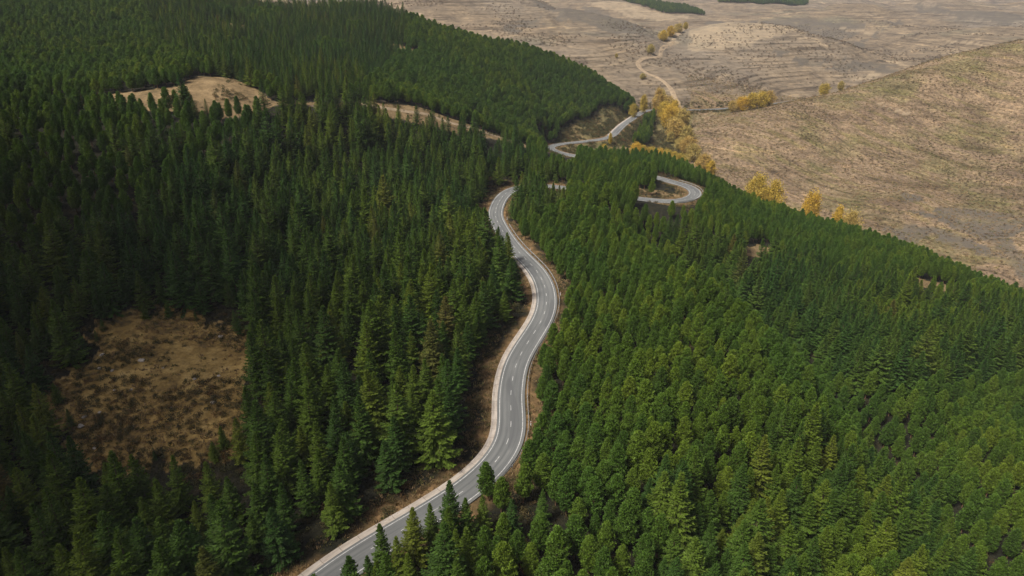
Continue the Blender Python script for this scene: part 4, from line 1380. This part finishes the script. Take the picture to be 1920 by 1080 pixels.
# ------------------------------------------------------------------ ground cover
def ground_cover():
    tuf = [tuft_mesh('grass_tuft', 400 + i, 16, .9, .10, .55) for i in range(4)]
    for m_ in tuf: m_.materials.append(M['straw'])
    bus = [bush_mesh('heath_bush', 420 + i, .8, .8, 90) for i in range(4)]
    for m_ in bus: m_.materials.append(M['heath'])
    oli = [bush_mesh('scrub_bush', 440 + i, .8, .9, 110) for i in range(4)]
    for m_ in oli: m_.materials.append(M['olive'])
    # tufts over the near brown slope and the valley
    x, y = lattice(.5, 2.6, 2.6, (60, 380), (720, 900), .9)
    u = x / y
    k = (y > B1(u) + 8) & (u > uof(1280, 240)) & (u < 1.0) & (nearest(x, y, ROAD, RN)[0] > 6)
    x, y = x[k], y[k]
    h = height(x, y)
    g1, g2 = ground_at(1609, 278), ground_at(1735, 322)
    ang = math.atan2(g2[1] - g1[1], g2[0] - g1[0])
    row = vnoise((x * math.cos(ang) + y * math.sin(ang)) / 60, (y * math.cos(ang) - x * math.sin(ang)) / 5.5, 61)
    k = RNG.random(len(x)) < (.35 + .7 * row) * .85
    x, y, h = x[k], y[k], h[k]
    n = len(x)
    s = RNG.uniform(.7, 1.6, n)
    scatter('grass_tufts', 'dry straw-coloured grass tufts all over the brown slope', 'grass', [[proto(a)] for a in tuf], x, y, h, RNG.random(n) * 6.28, s * 1.1, s * .8, RNG.integers(0, 4, n))
    # heath bushes: brown slope, open hills
    X = []; Y = []
    x, y = lattice(1.1, 3.4, 3.4, (60, 380), (760, 900), 1.3)
    u = x / y
    k = (y > B1(u) + 8) & (u > uof(1280, 240)) & (u < 1.0) & (vnoise(x / 18, y / 18, 12) * .6 + vnoise(x / 70, y / 70, 13) * .5 + RNG.random(len(x)) * .35 > .82)
    X.append(x[k]); Y.append(y[k])
    x, y = lattice(.2, 7, 7, (-260, 700), (1200, 1700), 2.6)
    u = x / y
    k = (y > np.maximum(B3(u) + 40, 700)) & (u > -.25) & (u < .9) & (fbm(x / 60, y / 60, 14) + .25 * RNG.random(len(x)) > .70)
    X.append(x[k]); Y.append(y[k])
    x = np.concatenate(X); y = np.concatenate(Y)
    k = (nearest(x, y, ROAD, RN)[0] > 6) & (nearest(x, y, VAL, VN)[0] > 6)
    x, y = x[k], y[k]; n = len(x)
    s = RNG.uniform(.7, 1.5, n) * np.where(y > 840, 1.7, 1)
    scatter('heath_scrub', 'dark brown heath bushes dotted over the open hills', 'scrub', [[proto(a)] for a in bus], x, y, height(x, y), RNG.random(n) * 6.28, s, s, RNG.integers(0, 4, n))
    # olive and rusty scrub: verges, clearing rim, grassy bank, stream
    X = []; Y = []; Z = []
    x, y = lattice(.9, 1.7, 1.7, (-150, 60), (260, 820), .7)
    h, d, off, idx = height(x, y, True)
    cl = inpoly(x, y, CLEAR)
    nn = vnoise(x / 6, y / 6, 81)
    nn2 = fbm(x / 14, y / 14, 82)
    near = (d > np.where(off < 0, 5.8, 4.9)) & (d < 16) & (nn * .7 + RNG.random(len(x)) * .5 > np.where(d < 9, .78, .55))
    cx_, cy_ = np.mean([p[0] for p in CLEAR]), np.mean([p[1] for p in CLEAR])
    rim = inpoly(cx_ + (x - cx_) / 1.22, cy_ + (y - cy_) / 1.22, CLEAR) & ~inpoly(cx_ + (x - cx_) / .86, cy_ + (y - cy_) / .86, CLEAR) & (nn2 + .4 * RNG.random(len(x)) > .58)
    under = (y < 300) & (y < B1(x / y)) & ~cl & (d > 9) & (RNG.random(len(x)) < .32)
    cl2 = (y > B1(x / y)) & (y < B2(x / y)) & (x / y < uof(1000, 270)) & (nn2 + .3 * RNG.random(len(x)) > .74)
    clr = cl & (nn2 + .25 * RNG.random(len(x)) + .12 * (y < 158) > .645)
    u = x / y
    bank = (y > B1(u)) & (y < 770) & (u > uof(1020, 270)) & (u < uof(1290, 250)) & (d > 6) & (nn2 + .3 * RNG.random(len(x)) > .66)
    k = near | clr | bank | rim | under | cl2
    x, y, h = x[k], y[k], h[k]
    n = len(x)
    s = RNG.uniform(.6, 1.5, n) * (1 + (y > 500) * .5)
    scatter('verge_scrub', 'low olive and russet scrub on verges, banks and clearing', 'scrub', [[proto(a)] for a in oli], x, y, h, RNG.random(n) * 6.28, s, s * RNG.uniform(.6, 1.2, n), RNG.integers(0, 4, n))
    # straw grass on verges and in the clearing
    x, y = lattice(.2, 1.1, 1.1, (-150, 60), (200, 420), .45)
    h, d, off, idx = height(x, y, True)
    cl = inpoly(x, y, CLEAR)
    nn = fbm(x / 9, y / 9, 91)
    k = ((d > np.where(off < 0, 5.0, 4.1)) & (d < 11) & (nn + .3 * RNG.random(len(x)) > .60)) | (cl & (nn + .4 * RNG.random(len(x)) > .80))
    x, y, h = x[k], y[k], h[k]
    n = len(x)
    s = RNG.uniform(.5, 1.1, n)
    scatter('dry_grass', 'dry buff grass along the road verges and in the clearing', 'grass', [[proto(a)] for a in tuf], x, y, h, RNG.random(n) * 6.28, s, s * .8, RNG.integers(0, 4, n))


ground_cover()


# ------------------------------------------------------------------ stones in the clearing
def stones():
    import bmesh
    m, n, b = newmat('pale_stone')
    n.links.new(ramp(n, [(0.3, (0.25, 0.22, 0.18)), (0.7, (0.46, 0.42, 0.36))], noise(n, 2.5, 4, 0.6, coords(n))), b.inputs['Base Color'])
    ms = []
    for q in range(5):
        bm = bmesh.new()
        bmesh.ops.create_icosphere(bm, subdivisions=2, radius=1)
        r = random.Random(q)
        ph = [r.uniform(0, 6) for _ in range(6)]
        for v in bm.verts:
            c = v.co
            k = 1 + .22 * math.sin(2.3 * c.x + ph[0]) + .18 * math.sin(3.1 * c.y + ph[1]) + .15 * math.sin(4 * c.z + ph[2] + 2 * c.x)
            v.co = Vector((c.x * k, c.y * k * .75, c.z * k * .5))
        me = bpy.data.meshes.new('stone'); bm.to_mesh(me); bm.free(); me.materials.append(m)
        ms.append(me)
    big = [(266, 676, 1.0, 'biggest pale boulder near the middle of the clearing'), (414, 632, .8, 'white boulder at the top right of the clearing'), (192, 665, .7, 'pale stone at the upper left of the clearing'),
           (186, 691, .6, 'pale stone under the upper left stone in the clearing'), (152, 800, .9, 'white stone at the lower left of the clearing'), (158, 782, .7, 'white stone just above the lower left stone'),
           (186, 774, .5, 'small stone right of the lower left stones'), (215, 732, .5, 'small stone left of the clearing centre'), (246, 731, .45, 'small stone below the big middle boulder'),
           (365, 711, .55, 'pale stone in the right half of the clearing'), (410, 705, .6, 'pale flat stone near the right rim of the clearing'), (400, 755, .7, 'grey stone low on the right of the clearing'),
           (176, 841, .5, 'pale stone below the clearing, by the lower trees'), (320, 765, .45, 'small stone low in the middle of the clearing'), (210, 695, .5, 'small stone between the left stones and the big boulder'), (306, 690, .4, 'small stone right of the big middle boulder')]
    for k, (px, py, s, lab) in enumerate(big):
        x, y, z = PZ(px, py, 2.5)
        for _ in range(4):
            z = float(height([x], [y])[0]); x, y, z = PZ(px, py, z)
        o = bpy.data.objects.new('boulder', ms[k % 5]); C.objects.link(o)
        o.location = (x, y, z + .15 * s); o.scale = (s,) * 3; o.rotation_euler = (.1, .1, k * 2.1)
        tag(o, lab, 'stone', 'stones in the clearing')


stones()


# ------------------------------------------------------------------ guard rails and marker posts
def guard_rail(s0, s1, off, lab):
    m = M.get('steel')
    if not m:
        m, n, b = newmat('galvanised_steel')
        n.links.new(ramp(n, [(0.3, (0.20, 0.20, 0.20)), (0.7, (0.36, 0.36, 0.35))], noise(n, 1.5, 3, 0.6, coords(n))), b.inputs['Base Color'])
        b.inputs['Metallic'].default_value = 0.3; b.inputs['Roughness'].default_value = 0.55
        M['steel'] = m
    c = [np.interp((s0 + s1) / 2, RS, ROAD[:, k]) for k in range(3)]
    root = bpy.data.objects.new('guard_rail', None); C.objects.link(root); root.location = c
    tag(root, lab, 'guard rail', 'guard rails on the outside of the bends')
    prof = [(0, .42), (-.08, .47), (-.08, .53), (0, .58), (-.08, .63), (-.08, .70), (0, .75), (.03, .75), (.03, .42)]
    v = []; f = []
    k = np.where((RS >= s0) & (RS <= s1))[0]
    m_ = len(prof)
    for i in k:
        for o, h in prof:
            v.append((ROAD[i, 0] + RN[i, 0] * (off + o) - c[0], ROAD[i, 1] + RN[i, 1] * (off + o) - c[1], ROAD[i, 2] + h - c[2]))
    f = [(a * m_ + j, a * m_ + (j + 1) % m_, (a + 1) * m_ + (j + 1) % m_, (a + 1) * m_ + j) for a in range(len(k) - 1) for j in range(m_)]
    link('rail', pymesh('rail', v, f), m, root)
    pv = [(x, y, z) for z in (-1.0, .72) for x, y in ((-.06, -.08), (.06, -.08), (.06, .08), (-.06, .08))]
    pm_ = pymesh('post', pv, [(0, 1, 2, 3), (4, 5, 6, 7), (0, 1, 5, 4), (1, 2, 6, 5), (2, 3, 7, 6), (3, 0, 4, 7)])
    pm_.materials.append(m)
    for q in np.arange(s0 + 1, s1, 4.0):
        p = [np.interp(q, RS, ROAD[:, j]) for j in range(3)]; nn = [np.interp(q, RS, RN[:, j]) for j in range(2)]
        o = bpy.data.objects.new('post', pm_); C.objects.link(o); o.parent = root
        o.location = (p[0] + nn[0] * (off + .12) - c[0], p[1] + nn[1] * (off + .12) - c[1], p[2] - c[2])
        o.rotation_euler = (0, 0, math.atan2(nn[1], nn[0]))


guard_rail(road_s(905, 893, 0), road_s(937, 424, -1), 4.35, 'grey steel guard rail along the right edge of the long bends')
guard_rail(road_s(1262, 377, -9.5), road_s(1262, 341, -13.2), 4.3, 'grey steel guard rail round the outside of the hairpin')


def markers():
    m1, n, b = newmat('white_plastic'); b.inputs['Base Color'].default_value = (.75, .75, .73, 1)
    m2, n, b = newmat('red_band'); b.inputs['Base Color'].default_value = (.45, .07, .03, 1)
    def prism(h0, h1, r):
        v = []; f = []
        for z in (h0, h1):
            for k in range(8):
                v.append((r * math.cos(k * .785), r * .7 * math.sin(k * .785), z))
        f = [(k, (k + 1) % 8, 8 + (k + 1) % 8, 8 + k) for k in range(8)] + [tuple(range(8)), tuple(range(8, 16))]
        return v, f
    b1 = pymesh('marker_body', *prism(-.4, 1.1, .09)); b1.materials.append(m1)
    b2 = pymesh('marker_band', *prism(.78, .98, .094)); b2.materials.append(m2)
    for px, py, z, off, lab in ((947, 410, -1, 4.9, 'red-banded white marker post by the distant left bend'), (991, 470, -.2, 4.9, 'red-banded white marker post above the middle bend'),
                                (987, 795, 0, 4.9, 'red-banded white marker post outside the near bend'), (812, 958, 0, 4.5, 'white marker post behind the roadside spruces, upper of two'),
                                (753, 1018, 0, 4.5, 'white marker post behind the roadside spruces, lower of two'), (1043, 552, 0, 4.9, 'white marker post on the outside of the upper bend')):
        q = road_s(px, py, z)
        p = [np.interp(q, RS, ROAD[:, j]) for j in range(3)]; nn = [np.interp(q, RS, RN[:, j]) for j in range(2)]
        r = bpy.data.objects.new('marker_post', None); C.objects.link(r)
        r.location = (p[0] + nn[0] * off, p[1] + nn[1] * off, p[2]); r.rotation_euler = (0, 0, math.atan2(nn[1], nn[0]))
        tag(r, lab, 'marker post', 'marker posts along the road')
        for pn, me in (('shaft', b1), ('band', b2)):
            o = bpy.data.objects.new(pn, me); C.objects.link(o); o.parent = r


markers()

# ------------------------------------------------------------------ added sun blocker, cloudlike and out of view, shades the left foreground
def add_sun_blocker():
    import bmesh
    m, n, b = newmat('added_sun_blocker'); b.inputs['Base Color'].default_value = (.85, .85, .87, 1)
    b.inputs['Roughness'].default_value = 1.0
    for foot, rad in (((-222, 128), (185, 165)),):
        bm = bmesh.new()
        bmesh.ops.create_icosphere(bm, subdivisions=5, radius=1)
        c = np.array([v.co for v in bm.verts])
        k = 1 + .45 * (fbm(c[:, 0] * 1.6 + 5, c[:, 1] * 1.6 + c[:, 2] * .9, 5, 4) - .5) + .25 * (fbm(c[:, 0] * 4 + 5, c[:, 1] * 4 + c[:, 2] * 4, 15, 3) - .5)
        for v, q in zip(bm.verts, k):
            z = v.co.z
            v.co = v.co * q
            v.co.z = v.co.z * (1 if z > 0 else .35)
        me = bpy.data.meshes.new('added_sun_blocker'); bm.to_mesh(me); bm.free()
        me.polygons.foreach_set('use_smooth', [True] * len(me.polygons))
        o = link('added_sun_blocker', me, m)
        t = 330 / sdir.z
        o.location = (foot[0] + sdir.x * t, foot[1] + sdir.y * t, 330)
        o.scale = (rad[0], rad[1], 45)
        tag(o, kind='structure')


add_sun_blocker()

# ------------------------------------------------------------------ haze
def haze():
    import bmesh
    bm = bmesh.new()
    bmesh.ops.create_cube(bm, size=1)
    me = bpy.data.meshes.new('haze'); bm.to_mesh(me); bm.free()
    m = bpy.data.materials.new('haze'); m.use_nodes = True
    n = m.node_tree
    n.nodes.remove(n.nodes['Principled BSDF'])
    pv = n.nodes.new('ShaderNodeVolumePrincipled')
    pv.inputs['Color'].default_value = (.86, .90, 1.0, 1)
    pv.inputs['Density'].default_value = 5.5e-5
    n.links.new(pv.outputs[0], n.nodes['Material Output'].inputs['Volume'])
    o = link('haze', me, m)
    ob = bpy.data.objects['ground']
    z = np.zeros(len(ob.data.vertices) * 3, np.float32); ob.data.vertices.foreach_get('co', z); z = z.reshape(-1, 3)
    lo = z.min(0); hi = z.max(0)
    zl, zh = lo[2] - 1.0, max(hi[2] + 22, CAMZ + 8)
    x0, x1, y0, y1 = lo[0] - 20, hi[0] + 20, -60, hi[1] + 20
    o.scale = (x1 - x0, y1 - y0, zh - zl)
    o.location = ((x0 + x1) / 2, (y0 + y1) / 2, (zl + zh) / 2)
    tag(o, kind='stuff')
    print('terrain', lo, hi, 'trees', len(tx), isp.sum())


haze()
